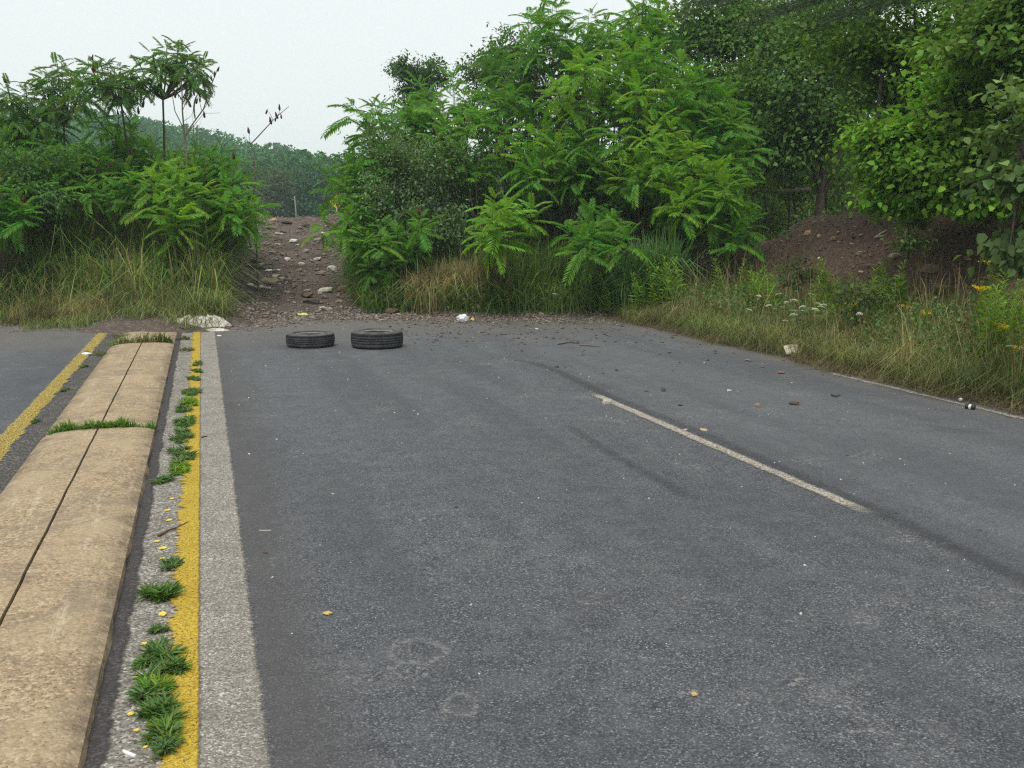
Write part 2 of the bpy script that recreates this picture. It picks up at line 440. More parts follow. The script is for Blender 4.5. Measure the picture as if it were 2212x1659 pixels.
def mk_ground():
    t = NT('earth'); x, y, z = t.sep(t.obj)
    n = t.noise(1.2, 6, .65); f = t.noise(22, 5, .7); st = t.sep(t.vor(26))[0]; s2 = t.sep(t.vor(70))[0]
    dirt = t.ramp(f, [(.25, (.064, .046, .039)), (.5, (.120, .090, .077)), (.75, (.178, .140, .121))])
    dirt = t.mix(t.rng(s2, .7, .97, 0, .45), dirt, (.20, .165, .14))
    dirt = t.mix(t.rng(st, .86, .9, 0, .6), dirt, (.24, .215, .19))
    bank = t.ramp(f, [(.25, (.042, .024, .017)), (.5, (.095, .060, .044)), (.75, (.155, .108, .083))])
    bank = t.mix(t.rng(st, .85, .9, 0, .5), bank, (.17, .135, .105))
    onb = t.math('MULTIPLY', t.rng(x, 6.8, 8.5), t.rng(y, 40, 30))
    c = t.mix(onb, dirt, bank)
    litter = t.ramp(f, [(.3, (.018, .022, .010)), (.6, (.05, .047, .025)), (.8, (.10, .085, .045))])
    lm = t.rng(n, .5, .62)
    away = t.math('MAXIMUM', t.rng(x, .6, -.4), t.math('MULTIPLY', t.rng(x, 3.4, 4.2), t.rng(x, 8.2, 6.6)))
    lm = t.math('MAXIMUM', t.math('MULTIPLY', lm, .55), t.math('MULTIPLY', away, .8))
    lm = t.math('MULTIPLY', lm, t.rng(y, 16.8, 18.2))
    lm = t.math('MAXIMUM', lm, t.rng(y, 45, 60))
    c = t.mix(lm, c, litter)
    h = t.math('ADD', t.math('MULTIPLY', f, 1.0), t.math('MULTIPLY', t.vor(26, 'Distance'), -.5))
    return t.done(t.bsdf(c, .95, t.bump(h, .9, .05), .15))
M['ground'] = mk_ground()

def mk_stone(name, a, b, scale=9):
    t = NT(name); oi = t.n('ShaderNodeObjectInfo'); geo = t.n('ShaderNodeNewGeometry')
    n = t.noise(scale, 5, .65, geo.outputs['Position'])
    c = t.ramp(n, [(.3, a), (.7, b)])
    r = t.math('FRACT', t.math('ADD', t.math('MULTIPLY', oi.outputs['Random'], 3.7), t.math('MULTIPLY', geo.outputs['Random Per Island'], 5.3)))
    hs = t.n('ShaderNodeHueSaturation'); t.set(hs.inputs['Color'], c); t.set(hs.inputs['Value'], t.rng(r, 0, 1, .6, 1.35, False))
    return t.done(t.bsdf(hs.outputs[0], .9, t.bump(t.noise(60, 4, .7, geo.outputs['Position']), .5, .01), .2))
M['stone_grey'] = mk_stone('grey_stone', (.15, .135, .12), (.27, .25, .225))
M['stone_tan'] = mk_stone('tan_stone', (.27, .22, .15), (.42, .35, .25))
M['stone_orange'] = mk_stone('orange_stone', (.30, .175, .085), (.45, .29, .15))
M['stone_white'] = mk_stone('pale_stone', (.42, .39, .34), (.62, .59, .53))
M['stone_dark'] = mk_stone('dark_stone', (.045, .038, .035), (.10, .085, .078))
M['stone_brown'] = mk_stone('brown_stone', (.12, .08, .055), (.23, .165, .12))
M['gravel'] = mk_stone('gravel', (.12, .095, .08), (.25, .21, .18))
M['gravel_dark'] = mk_stone('dark_gravel', (.06, .05, .045), (.16, .135, .12))

def plain(name, c, rough=.8, var=.25, scale=12, spec=.3, bump=.3):
    t = NT(name); n = t.noise(scale, 5, .65)
    col = t.mix(t.rng(n, .3, .7), tuple(v * (1 - var) for v in c), tuple(min(1, v * (1 + var)) for v in c))
    return t.done(t.bsdf(col, rough, t.bump(t.noise(scale * 4, 4, .7), bump, .01), spec))
M['bark'] = plain('grey_brown_bark', (.095, .075, .058), .9, .4, 14)
M['bark_pale'] = plain('pale_bark', (.24, .215, .18), .9, .3, 10)
M['sumac_bark'] = plain('sumac_bark', (.085, .060, .045), .85, .35, 20)
M['dead_wood'] = plain('dead_wood', (.15, .115, .10), .9, .3, 20)
M['bleached'] = plain('bleached_wood', (.36, .32, .26), .85, .25, 18)
M['rust_stem'] = plain('red_brown_stem', (.13, .055, .03), .85, .3, 20)
M['green_stem'] = plain('green_stem', (.10, .16, .045), .7, .2, 20)
M['rubber'] = plain('tyre_rubber', (.030, .030, .033), .7, .5, 12, .3)
M['rubber_dusty'] = plain('dusty_sidewall', (.075, .073, .070), .75, .4, 9, .3)
M['rubber_bead'] = plain('pale_bead', (.24, .225, .205), .7, .3, 16, .3)  # upper bead ring coloured paler than the rest of the rubber
M['cloth_white'] = plain('dirty_white_cloth', (.50, .47, .42), .9, .3, 14, .1)
M['cloth_dark'] = plain('sodden_grey_cloth', (.085, .073, .066), .95, .35, 9, .1)
M['foam'] = plain('foam', (.70, .66, .53), .7, .12, 20, .3)
M['plastic_white'] = plain('white_plastic', (.72, .72, .72), .4, .08, 9, .5, .1)
M['plastic_pink'] = plain('pink_plastic', (.62, .42, .52), .5, .2, 20, .4, .1)
M['paper_beige'] = plain('beige_paper', (.52, .44, .34), .8, .15, 20)
M['paper_yellow'] = plain('yellow_print', (.72, .55, .08), .6, .1, 20)
M['green_pack'] = plain('green_print', (.50, .62, .20), .5, .25, 30)
M['red_print'] = plain('red_print', (.24, .11, .09), .6, .2, 30)
M['leaf_yellow'] = plain('dead_yellow_leaf', (.52, .38, .14), .8, .2, 30)
M['seed'] = plain('dark_red_seed_cone', (.085, .016, .014), .9, .4, 40, .1, .9)
M['seed_old'] = plain('old_brown_seed_cone', (.075, .045, .035), .9, .4, 40, .1, .9)
M['metal'] = plain('grey_metal', (.3, .3, .3), .45, .15, 12, .5, .1)
M['sign_yellow'] = plain('sign_yellow', (.75, .45, .02), .5, .06, 6, .4, .02)
M['sign_black'] = plain('sign_black', (.02, .02, .02), .5, .06, 6, .4, .02)
M['sumac'] = leaf_mat('sumac_leaf', (1, 1, 1), .28, .03, .48, .6, True, .2)
M['broad'] = leaf_mat('broad_leaf', (1, 1, 1), .45, .03, .38, .6, True, .18, clump=1.1)
M['weed'] = leaf_mat('weed_leaf', (.10, .20, .045), .35, .03, .3, .55)
M['weed_grey'] = leaf_mat('road_weed_leaf', (.125, .215, .075), .45, .05, .3, .65)
M['goldenrod'] = leaf_mat('goldenrod_leaf', (.17, .31, .035), .3, .03, .35, .55)
M['grass'] = leaf_mat('lush_grass', (.155, .245, .058), .4, .045, .35, .5, clump=1.4)
M['reed'] = leaf_mat('reed_leaf', (.135, .27, .085), .35, .03, .35, .55)
M['grass_mid'] = leaf_mat('weathered_grass', (.17, .21, .066), .4, .05, .3, .6, clump=1.4)
M['grass_dry'] = leaf_mat('dry_grass', (.27, .235, .11), .4, .05, .3, .7, clump=1.6)
M['grass_brown'] = leaf_mat('brown_seed_grass', (.165, .145, .068), .35, .05, .3, .7)
M['moss_grass'] = leaf_mat('bright_grass', (.125, .24, .03), .3, .03, .35, .5)
M['flower_yellow'] = leaf_mat('goldenrod_bloom', (.82, .60, .02), .25, .02, .2, .7, tmul=(1, 1, 1))
M['flower_white'] = leaf_mat('white_umbel', (.68, .69, .58), .15, .01, .2, .7, tmul=(1, 1, 1))
M['forest'] = leaf_mat('forest_leaf', (.055, .165, .045), .4, .03, .2, .7, spec=.05, clump=.09)
M['needle'] = leaf_mat('pine_needle', (.05, .10, .035), .3, .02, .15, .5)

# ------------------------------------------------------------------ the ground, the road and its markings
def axis(segs):
    a = [segs[0][0]]
    for lo, hi, st in segs:
        n = max(1, int(round((hi - lo) / st)))
        a += list(np.linspace(lo, hi, n + 1)[1:])
    return np.array(a)
gx = axis([(-520, -60, 20), (-60, -10, 2.5), (-10, -4, .25), (-4, 13, .10), (13, 24, .4), (24, 80, 4), (80, 520, 20)])
gy = axis([(-60, 3, 3), (3, 14, .14), (14, 22, .09), (22, 34, .14), (34, 60, 1.5), (60, 280, 6), (280, 700, 30)])
XX, YY = np.meshgrid(gx, gy)
ZZ = terrain(XX.ravel(), YY.ravel())
nx_, ny_ = len(gx), len(gy)
ii = (np.arange(ny_ - 1)[:, None] * nx_ + np.arange(nx_ - 1)[None, :]).ravel()
ground = obj('ground', np_mesh('ground', np.stack([XX.ravel(), YY.ravel(), ZZ], 1), np.stack([ii, ii + 1, ii + nx_ + 1, ii + nx_], 1), M['ground'], True), kind='structure')

def sheet(name, x0, x1, y0, y1, z, mat, ny=1):
    V = []; Fc = []
    for i in range(ny + 1):
        y = y0 + (y1 - y0) * i / ny
        V += [(x0, y, z), (x1, y, z)]
        if i: b = 2 * i - 2; Fc.append((b, b + 1, b + 3, b + 2))
    return obj(name, py_mesh(name, V, Fc, mat), kind='structure')
sheet('road', -8.5, 6.9, -30, 19.4, 0.0, M['asphalt'])
sheet('gravel_shoulder', -.41, -.09, -30, 16.6, .004, M['shoulder'])
sheet('gutter', -1.37, -1.09, -30, 16.6, .004, M['shoulder_l'])
sheet('tar_seam', -.46, -.29, -30, 16.4, .008, M['tar'])
sheet('pale_concrete_strip', -.09, .14, -30, 16.2, .006, M['strip'])
sheet('yellow_line', -.27, -.074, -30, 15.9, .011, M['yellow'])
sheet('yellow_line', -1.53, -1.29, -30, 15.6, .009, M['yellow_left'])
sheet('lane_line', 3.32, 3.47, 4.3, 8.8, .006, M['dash'])
sheet('lane_line', 3.32, 3.47, -7.9, -3.4, .006, M['dash'])
sheet('edge_line', 6.2, 6.34, -30, 9.0, .006, M['edgeline'])
stain1 = mk_stain('sealant_stain', [(3.30, 2.2), (3.36, 3.5), (3.47, 4.7), (3.52, 6.6), (3.50, 8.2), (3.56, 10.3), (3.35, 11.6)], .10, .32)
sheet('sealant_mark', 3.1, 3.8, 2.2, 11.6, .003, stain1)
stain2 = mk_stain('skid_stain', [(2.62, 4.9), (2.66, 6.0), (2.70, 7.4)], .07, .26)
sheet('skid_mark', 2.3, 3.0, 4.9, 7.4, .003, stain2)

# raised median: two rows of concrete slabs
MED = [(-1.175, 0), (-1.168, .022), (-1.13, .042), (-1.06, .058), (-.95, .067), (-.797, .070), (-.783, .070), (-.62, .068), (-.52, .063), (-.44, .052), (-.402, .036), (-.395, 0)]
median = obj('median_island', py_mesh('median_bed', [(x, y, max(z * .82 - .006, -.005)) for y in (-9.3, 13.64) for x, z in MED], [(i, i + 1, i + 13, i + 12) for i in range(11)], plain('joint_dirt', (.05, .042, .034), .95), True), kind='structure')
def slab(y0, y1, half, dz, end0=1.0, end1=1.0):
    prof = MED[:6] if half == 0 else MED[6:]
    n = max(3, int((y1 - y0) / .12)); k = len(prof); V = []; Fc = []
    for i in range(n + 1):
        y = y0 + (y1 - y0) * i / n; s = end0 + (end1 - end0) * i / n
        for j, (x, z) in enumerate(prof):
            jx = x
            if j in (0, k - 1) and abs(x + .79) > .1: jx = x + .022 * fbm(y * 5.0, x * 9)
            if j in (0, k - 1) and abs(x + .79) < .1: jx = x + .004 * fbm(y * 9.0, x * 9)
            rd = .006 * (max(0, 1 - (y - y0) / .05) + max(0, 1 - (y1 - y) / .05))
            V.append((float(jx), y, float(z * s + dz - rd + .003 * fbm(y * 3, x * 6))))
    for i in range(n):
        for j in range(k - 1):
            a = i * k + j; Fc.append((a, a + 1, a + k + 1, a + k))
    b = len(V)
    for (x, y, z) in list(V): V.append((x, y, -.04))
    ring = [j for j in range(k)] + [i * k + k - 1 for i in range(1, n + 1)] + [n * k + j for j in range(k - 2, -1, -1)] + [i * k for i in range(n - 1, 0, -1)]
    for a, c in zip(ring, ring[1:] + ring[:1]): Fc.append((c, a, a + b, c + b))
    o = obj('concrete_slab', py_mesh('concrete_slab', V, Fc, M['concrete'], False), median)
    return o
for h in (0, 1):
    slab(-9.2, -3.62, h, 0)
    slab(-3.58, 2.11, h, 0)
    slab(2.15, 7.83, h, .004)
    slab(7.89, 13.58, h, -.004)
    slab(13.66, 16.2, h, -.012, 1.0, .25)

# ------------------------------------------------------------------ hills' woods far behind
def forest():
    Ps = []; Ds = []; Ls = []; Ws = []
    for i in range(1100):
        az = math.radians(random.uniform(-28, 62)); D = random.uniform(120, 275) if i > 140 else random.uniform(105, 130)
        x, y = D * math.sin(az), D * math.cos(az)
        if y < 90: continue
        g = tz(x, y); h = random.uniform(7.5, 9.5) ; r = h * random.uniform(.28, .42)
        n = 520 if -22 < x < 36 else 70
        th = RNG.random(n) * 2 * math.pi; u = RNG.random(n) ** .6
        zz = RNG.random(n)
        rad = r * np.sqrt(np.clip(1 - (2 * zz - .9) ** 2 * .8, .05, 1)) * (.45 + .6 * u) * (1 + .5 * np.sin(3 * th + i) * .3)
        P = np.stack([x + rad * np.cos(th), y + rad * np.sin(th), g + .12 * h + zz * h * .88], 1)
        Ps.append(P); Ds.append(unit(np.stack([np.cos(th), np.sin(th), RNG.normal(0, .6, n)], 1)))
        q = .55 if n > 100 else 1.2
        Ls.append(RNG.uniform(.7, 1.5, n) * q); Ws.append(RNG.uniform(.3, .6, n) * q)
    P = np.concatenate(Ps); n = len(P)
    return leaves(P, np.concatenate(Ds), rdir(n, .9), np.concatenate(Ls), np.concatenate(Ws), .4)
V, Fc = forest()
obj('hillside_wood', np_mesh('hillside_wood', V, Fc, M['forest']), label='hazy green wood covering the far hill beyond the dirt track', cat='wood', kind='stuff')

# ------------------------------------------------------------------ broadleaf trees and bushes
def crown_pts(spec, ncl, nper, spread, flat=.6):
    """spec: list of (centre Vector, radii Vector) ellipsoids -> leaf positions and cluster centres"""
    cs = []
    for c, r in spec:
        for i in range(ncl):
            d = rdir(1)[0]; q = random.random() ** .45
            cs.append(np.array(c) + d * np.array(r) * q)
    cs = np.array(cs); n = len(cs) * nper
    P = np.repeat(cs, nper, 0) + RNG.normal(size=(n, 3)) * np.array([spread, spread, spread * flat]) * RNG.uniform(.4, 1.2, (n, 1))
    return cs, P
def bez(a, b, c, n=7):
    a, b, c = Vector(a), Vector(b), Vector(c); o = []
    for i in range(n):
        t = i / (n - 1); o.append(a * (1 - t) ** 2 + b * 2 * t * (1 - t) + c * t * t)
    return o
def broad_tree(name, label, base, spec, ncl, nper, spread, L, tint, cat='tree', group=None, trunk_r=.09, lean=None, mat='broad', bark='bark', six=False, flat=.6, limbs=14, aspect=.32):
    base = Vector(base); t = thing(name, base, label, cat, group)
    cs, P = crown_pts(spec, ncl, nper, spread, flat)
    n = len(P); cen = np.mean([np.array(c) for c, r in spec], 0)
    out = unit(P - cen)
    D = unit(out * .7 + rdir(n) * .8 + np.array([0, 0, -.35]))
    N = unit(rdir(n) * .6 + np.array([0, 0, .9]) + out * .35)
    l = L * RNG.uniform(.65, 1.25, n)
    V, Fc = leaves(P - np.array(base), D, N, l, l * aspect, .3, six)
    cr = obj('crown', np_mesh('crown', V, Fc, M[mat]), t); cr.color = (*tint, 1)
    tb = Tubes(6)
    top = Vector(max(spec, key=lambda s: s[0][2])[0]) - base
    fork = Vector((top.x * .45, top.y * .45, top.z * .55)) + Vector((random.uniform(-.15, .15), 0, 0))
    pts = bez((0, 0, -.25), (fork.x * .3, fork.y * .3, fork.z * .6), fork, 5) + bez(fork, fork * .3 + top * .7, top, 5)[1:]
    tb.add(pts, [trunk_r * (1.35 if i == 0 else 1) * (1 - .085 * i) for i in range(len(pts))])
    for i in range(limbs):
        c = Vector(cs[random.randrange(len(cs))]) - base
        s = pts[random.randrange(2, len(pts) - 1)]
        mid = s * .5 + c * .5 + Vector((0, 0, random.uniform(.0, .35)))
        r0 = trunk_r * random.uniform(.28, .45)
        tb.add(bez(s, mid, c, 6), [r0 * (1 - .15 * k) for k in range(6)], False)
    obj('trunk', tb.mesh('trunk', M[bark]), t)
    return t
def el(px, py, D, rx, ry, rd):
    """ellipsoid about a photo pixel: radii in photo pixels at distance D, depth radius in metres"""
    k = D / F_PX
    return (at(px, py, D), (rx * k, rd, ry * k))
def foot(px, D):
    p = at(px, 600, D); return Vector((p.x, p.y, tz(p.x, p.y)))

GREY, MID, DARK, FRESH, OLIVE = (.115, .215, .050), (.110, .225, .034), (.085, .190, .026), (.135, .275, .028), (.120, .195, .048)
# airy trees showing above the thicket
broad_tree('locust_tree', 'small airy dark tree poking above the left part of the thicket', foot(905, 34), [el(880, 160, 34, 30, 32, .8), el(930, 165, 34, 30, 36, .8), el(905, 225, 34, 45, 40, .8)], 22, 90, .20, .11, (.07, .14, .05), trunk_r=.07, limbs=45)
broad_tree('locust_tree', 'dark rounded tree top behind the middle of the thicket', foot(1070, 33), [el(1050, 150, 33, 45, 40, 1), el(1110, 110, 33, 50, 45, 1), el(1080, 220, 33, 70, 60, 1)], 24, 90, .24, .12, (.075, .15, .045), trunk_r=.09, limbs=45)
# wood behind the bank
bg = [(1500, 250, 33, 90, 130), (1610, 130, 30, 100, 160), (1650, 330, 33, 90, 110), (1800, 120, 30, 110, 170), (1800, 330, 34, 100, 110), (1960, 330, 34, 110, 110), (2080, 140, 30, 130, 170), (2130, 350, 32, 110, 130), (2290, 200, 30, 120, 220)]
bgl = ['tall dim tree just right of the sumac thicket, far back', 'pale grey-green poplar tree right of the thicket top', 'low dim tree behind the fallen pale pole', 'tall grey-green tree rising behind the slim trunks', 'dim undergrowth tree low behind the slim trunks', 'dark tree low behind the crest of the dirt bank', 'tall dark tree filling the top right behind the nearer branches', 'dark tree behind the right end of the dirt bank', 'dark tree at the far right edge behind the bank']
for (px, py, D, rx, ry), lb in zip(bg, bgl):
    broad_tree('broadleaf_tree', lb, foot(px, D), [el(px, py, D, rx, ry, 1.8), el(px + random.uniform(-40, 40), py + ry * .6, D, rx * .8, ry * .7, 1.5), el(px, 440, D, rx * .9, 60, 1.2)], 44, 120, .40, .135, random.choice([GREY, OLIVE, MID]), trunk_r=.12, group='trees in the wood behind the bank')
broad_tree('poplar_tree', 'grey-green tree with fluttering round leaves at top centre right', foot(1560, 25), [el(1500, 60, 25, 70, 70, 1), el(1590, 110, 25, 80, 90, 1.2), el(1660, 40, 25, 90, 60, 1.2), el(1620, 230, 25, 60, 60, 1)], 28, 120, .36, .105, GREY, trunk_r=.1, aspect=.42)
broad_tree('poplar_tree', 'slim tree with a pale trunk standing on the left end of the bank', foot(1757, 22), [el(1700, 170, 22, 90, 90, 1), el(1800, 90, 22, 90, 90, 1), el(1780, 260, 22, 100, 70, 1), el(1690, 300, 22, 60, 60, .8)], 28, 120, .35, .105, (.105, .195, .045), trunk_r=.10, bark='bark', aspect=.42)
for px, D, lb in ((1700, 23.5, 'thin dark sapling left of the slim pale-barked tree'), (1728, 24, 'thin forked sapling beside the fallen pale pole'), (1785, 23, 'thin sapling close behind the slim pale-barked tree'), (1815, 24.5, 'thin sapling at the start of the bank crest'), (1660, 25, 'spindly sapling behind the left end of the fallen pole')):
    broad_tree('sapling', lb, foot(px, D), [el(px + random.uniform(-20, 20), 330, D, 45, 60, .6), el(px, 390, D, 30, 40, .5)], 8, 45, .25, .10, OLIVE, trunk_r=.04, limbs=7)
# nearer dark trees over the bank
broad_tree('beech_tree', 'dark leafy tree leaning over the crest of the dirt bank', foot(1990, 16.8), [el(1900, 90, 16, 110, 90, 1), el(2000, 200, 16, 120, 90, 1.1), el(1950, 330, 15.5, 70, 70, .9), el(2080, 90, 16, 110, 100, 1)], 26, 105, .30, .088, DARK, trunk_r=.11, six=True, flat=.4, aspect=.36, limbs=50)
broad_tree('beech_tree', 'bright-edged leafy tree hanging low over the bank at the right', foot(2130, 14.6), [el(1990, 330, 13.6, 110, 60, .8), el(2100, 300, 13.6, 120, 90, .9), el(2070, 375, 13.4, 130, 36, .8), el(2150, 180, 13.8, 100, 80, .9), el(1930, 300, 13.6, 60, 24, .5), el(1960, 430, 13.8, 50, 14, .4), el(2150, 430, 13.2, 60, 18, .4), el(2210, 385, 13.4, 70, 50, .8)], 21, 105, .23, .085, FRESH, trunk_r=.10, six=True, flat=.4, aspect=.38, limbs=70)
broad_tree('beech_tree', 'dark tree in the top right corner with large hanging leaves', foot(2290, 13.2), [el(2140, 60, 12.8, 110, 70, .8), el(2230, 140, 12.8, 80, 90, .8), el(2260, 20, 12.8, 90, 70, .8)], 22, 105, .22, .085, MID, trunk_r=.11, six=True, flat=.4, aspect=.4, limbs=50)
broad_tree('dogwood_shrub', 'pale green broad-leaved branch reaching in at the right edge of the picture', foot(2300, 9.6), [el(2195, 260, 9.3, 35, 60, .3), el(2185, 395, 9.2, 50, 30, .3), el(2205, 540, 9.2, 38, 30, .3), el(2250, 320, 9.4, 60, 150, .4), el(2270, 520, 9.4, 50, 60, .4)], 9, 34, .13, .085, (.125, .20, .065), 'shrub', trunk_r=.05, six=True, flat=.5, aspect=.42)
for px, py, D, rx, ry, lb in ((1985, 470, 14.6, 24, 14, 'small leafy bush on the bank top under the dark trees'), (1730, 590, 14.6, 45, 30, 'pale leafy seedling bush at the foot of the bank, left end'), (1860, 640, 12.4, 50, 25, 'small scrubby bush at the foot of the dirt bank'), (1960, 520, 13.2, 30, 18, 'tiny leafy seedling halfway up the dirt bank')):
    broad_tree('low_bush', lb, G(px, py + ry), [el(px, py, D, rx, ry, .25)], 14, 34, .10, .06, (.085, .135, .045), 'bush', trunk_r=.012, limbs=6)
for px, py, D, rx, ry, lb in ((1520, 480, 25, 70, 45, 'dim leafy bush deep in the gap right of the thicket'), (1640, 470, 26, 70, 45, 'dim leafy bush below the fallen pale pole'), (1590, 520, 24, 60, 25, 'low dark bush behind the rubble heap'), (1430, 500, 23.5, 70, 50, 'dark bush behind the right part of the thicket'), (1720, 470, 28, 60, 45, 'dim bush behind the saplings'), (1850, 430, 27, 80, 40, 'dark bush just over the crest of the bank')):
    broad_tree('woodland_bush', lb, foot(px, D), [el(px, py, D, rx, ry, .8)], 30, 60, .25, .10, OLIVE, 'bush', trunk_r=.03, limbs=8)
# grey-green bush inside the thicket's left part and other small-leaved bushes
broad_tree('olive_bush', 'dull blue-green small-leaved bush in the left half of the thicket', foot(890, 20.2), [el(880, 430, 19.4, 90, 70, .8), el(930, 360, 19.8, 70, 60, .8), el(840, 340, 20, 60, 60, .7), el(950, 480, 19.2, 60, 50, .6)], 24, 90, .22, .08, (.105, .19, .075), 'bush', trunk_r=.05, aspect=.26)
broad_tree('olive_bush', 'feathery dark green bush at the left edge of the picture', foot(40, 19.6), [el(40, 415, 19, 100, 55, .8), el(-40, 370, 19.4, 80, 60, .8), el(100, 370, 19.6, 60, 45, .7)], 24, 80, .22, .085, (.085, .17, .045), 'bush', trunk_r=.05, aspect=.22)
# pine with a low limb across the top
def pine():
    base = foot(2040, 17.5); t = thing('pine_tree', base, 'pine tree with a feathery dark limb across the top edge', 'tree')
    tb = Tubes(6); tb.add([(0, 0, -.3), (0.05, 0, 3), (0, 0, 9)], [.16, .14, .06])
    Ps = []; Ds = []
    ends = [((at(1560, -6, 15.5)), 5.0), (at(1700, 14, 15.2), 5.0), (at(1850, 22, 15), 4.9), (at(2200, 10, 15.5), 5.2), (at(1650, -50, 16), 5.6), (at(2150, -70, 16), 6), (at(1950, -120, 18.5), 6.6)]
    for e, hz in ends:
        s = Vector((0, 0, hz - base.z)); e = e - base
        pts = bez(s, s * .5 + e * .5 + Vector((0, 0, .3)), e, 12)
        tb.add(pts, [.05 * (1 - .075 * i) for i in range(12)], False)
        for i in range(2, 12):
            d = (pts[min(i + 1, 11)] - pts[i - 1]).normalized(); sd = d.cross(Vector((0, 0, 1))).normalized()
            for sg in (-1, 1):
                for q in range(2):
                    tw = (d * .8 + sd * sg * random.uniform(.5, 1.0) + Vector((0, 0, random.uniform(-.25, .1)))).normalized(); ln = random.uniform(.45, .8)
                    a = pts[i]; b = a + tw * ln
                    tb.add([a, b], [.008, .003], False)
                    n = 150; u = RNG.random(n)[:, None]
                    Ps.append(np.array(a) + np.array(tw * ln) * u); Ds.append(unit(np.array(tw) * .8 + rdir(n) * .9))
    obj('trunk', tb.mesh('trunk', M['bark']), t)
    P = np.concatenate(Ps); n = len(P)
    V, Fc = leaves(P, np.concatenate(Ds), rdir(n), RNG.uniform(.08, .13, n), np.full(n, .0035), 0)
    obj('crown', np_mesh('crown', V, Fc, M['needle']), t)
pine()

# ------------------------------------------------------------------ sumac
def frond_mesh(k):
    r = random.Random(k); droop = [.18, .30, .42, .55, .26, .36][k % 6]; V = []; Fc = []
    def pt(u): return Vector((u * (1 - .18 * droop * u), 0, .10 * u - droop * u * u))
    segs = 5
    for i in range(segs + 1):
        p = pt(i / segs); w = .009 * (1 - .7 * i / segs); V += [p + Vector((0, w, 0)), p + Vector((0, -w, 0))]
        if i: b = 2 * i - 2; Fc.append((b, b + 1, b + 3)); Fc.append((b, b + 3, b + 2))
    npair = 13
    for i in range(npair + 1):
        u = .16 + .84 * i / npair; p = pt(u); tang = (pt(min(1, u + .03)) - pt(u - .03)).normalized()
        L = .25 * (.55 + .45 * math.sin(math.pi * min(1, .18 + .75 * (i / npair)))) * r.uniform(.9, 1.1) * (0.8 if i == npair else 1)
        for sg in ((-1, 1) if i < npair else (0,)):
            d = Vector((0, sg, 0)) * .86 + tang * (.5 + .25 * u) + Vector((0, 0, -r.uniform(.12, .45)))
            if sg == 0: d = tang.copy()
            d.normalize(); side = d.cross(Vector((0, 0, 1))).normalized(); up = side.cross(d)
            w = L * .16; b = len(V)
            V += [p, p + d * L * .38 + side * w + up * w * .3, p + d * L + Vector((0, 0, -.04 * L)), p + d * L * .38 - side * w + up * w * .3]
            Fc += [(b, b + 2, b + 1), (b, b + 3, b + 2)]
    return py_mesh('sumac_frond', V, Fc, M['sumac'])
FRONDS = [frond_mesh(k) for k in range(6)]
def cone_mesh(mat, k):
    r = random.Random(k); V = []; Fc = []; n = 7; prof = [(0, .25), (.12, .8), (.35, 1), (.6, .82), (.82, .5), (1, .12)]
    for i, (t, w) in enumerate(prof):
        for j in range(n):
            a = 2 * math.pi * j / n + i * .4; q = .032 * w * r.uniform(.75, 1.25)
            V.append((q * math.cos(a), q * math.sin(a), .17 * t))
        if i:
            for j in range(n):
                b = (i - 1) * n; Fc.append((b + j, b + (j + 1) % n, b + n + (j + 1) % n, b + n + j))
    Fc.append(tuple(range(n - 1, -1, -1))); Fc.append(tuple(range(len(V) - n, len(V))))
    return py_mesh('seed_cone', V, Fc, mat)
CONE = cone_mesh(M['seed'], 1); CONE_OLD = cone_mesh(M['seed_old'], 2)
def add_head(t, base, h, flen, nf, tint, up=.0, cone=False):
    ph = random.random() * 6.28
    for i in range(nf):
        az = ph + i * 2.39996; q = (i + .5) / nf
        az += random.uniform(-.45, .45)
        elev = math.radians(60 - 88 * q + random.uniform(-20, 20)) + up
        s = flen * random.uniform(.6, 1.15) * (.62 + .45 * min(1, q * 1.6))
        o = bpy.data.objects.new('frond', FRONDS[random.randrange(6)])
        o.location = Vector(h) - base + Vector((random.uniform(-.05, .05), random.uniform(-.05, .05), -.28 * q + random.uniform(-.06, .04)))
        o.rotation_euler = (random.uniform(-.45, .45), -elev, az); o.scale = (s, s * random.uniform(.85, 1.15), s)
        j = random.uniform(.82, 1.2); yl = 1.22 if random.random() < .05 else random.uniform(.82, 1.08); o.color = (tint[0] * j * yl, tint[1] * j, tint[2] * j * random.uniform(.8, 1.5), 1)
        put(o, t)
    if cone:
        obj('seed_cone', CONE, t, Vector(h) - base + Vector((0, 0, .02)), (random.uniform(-.4, .4), random.uniform(-.4, .4), 0), random.uniform(.6, .95))
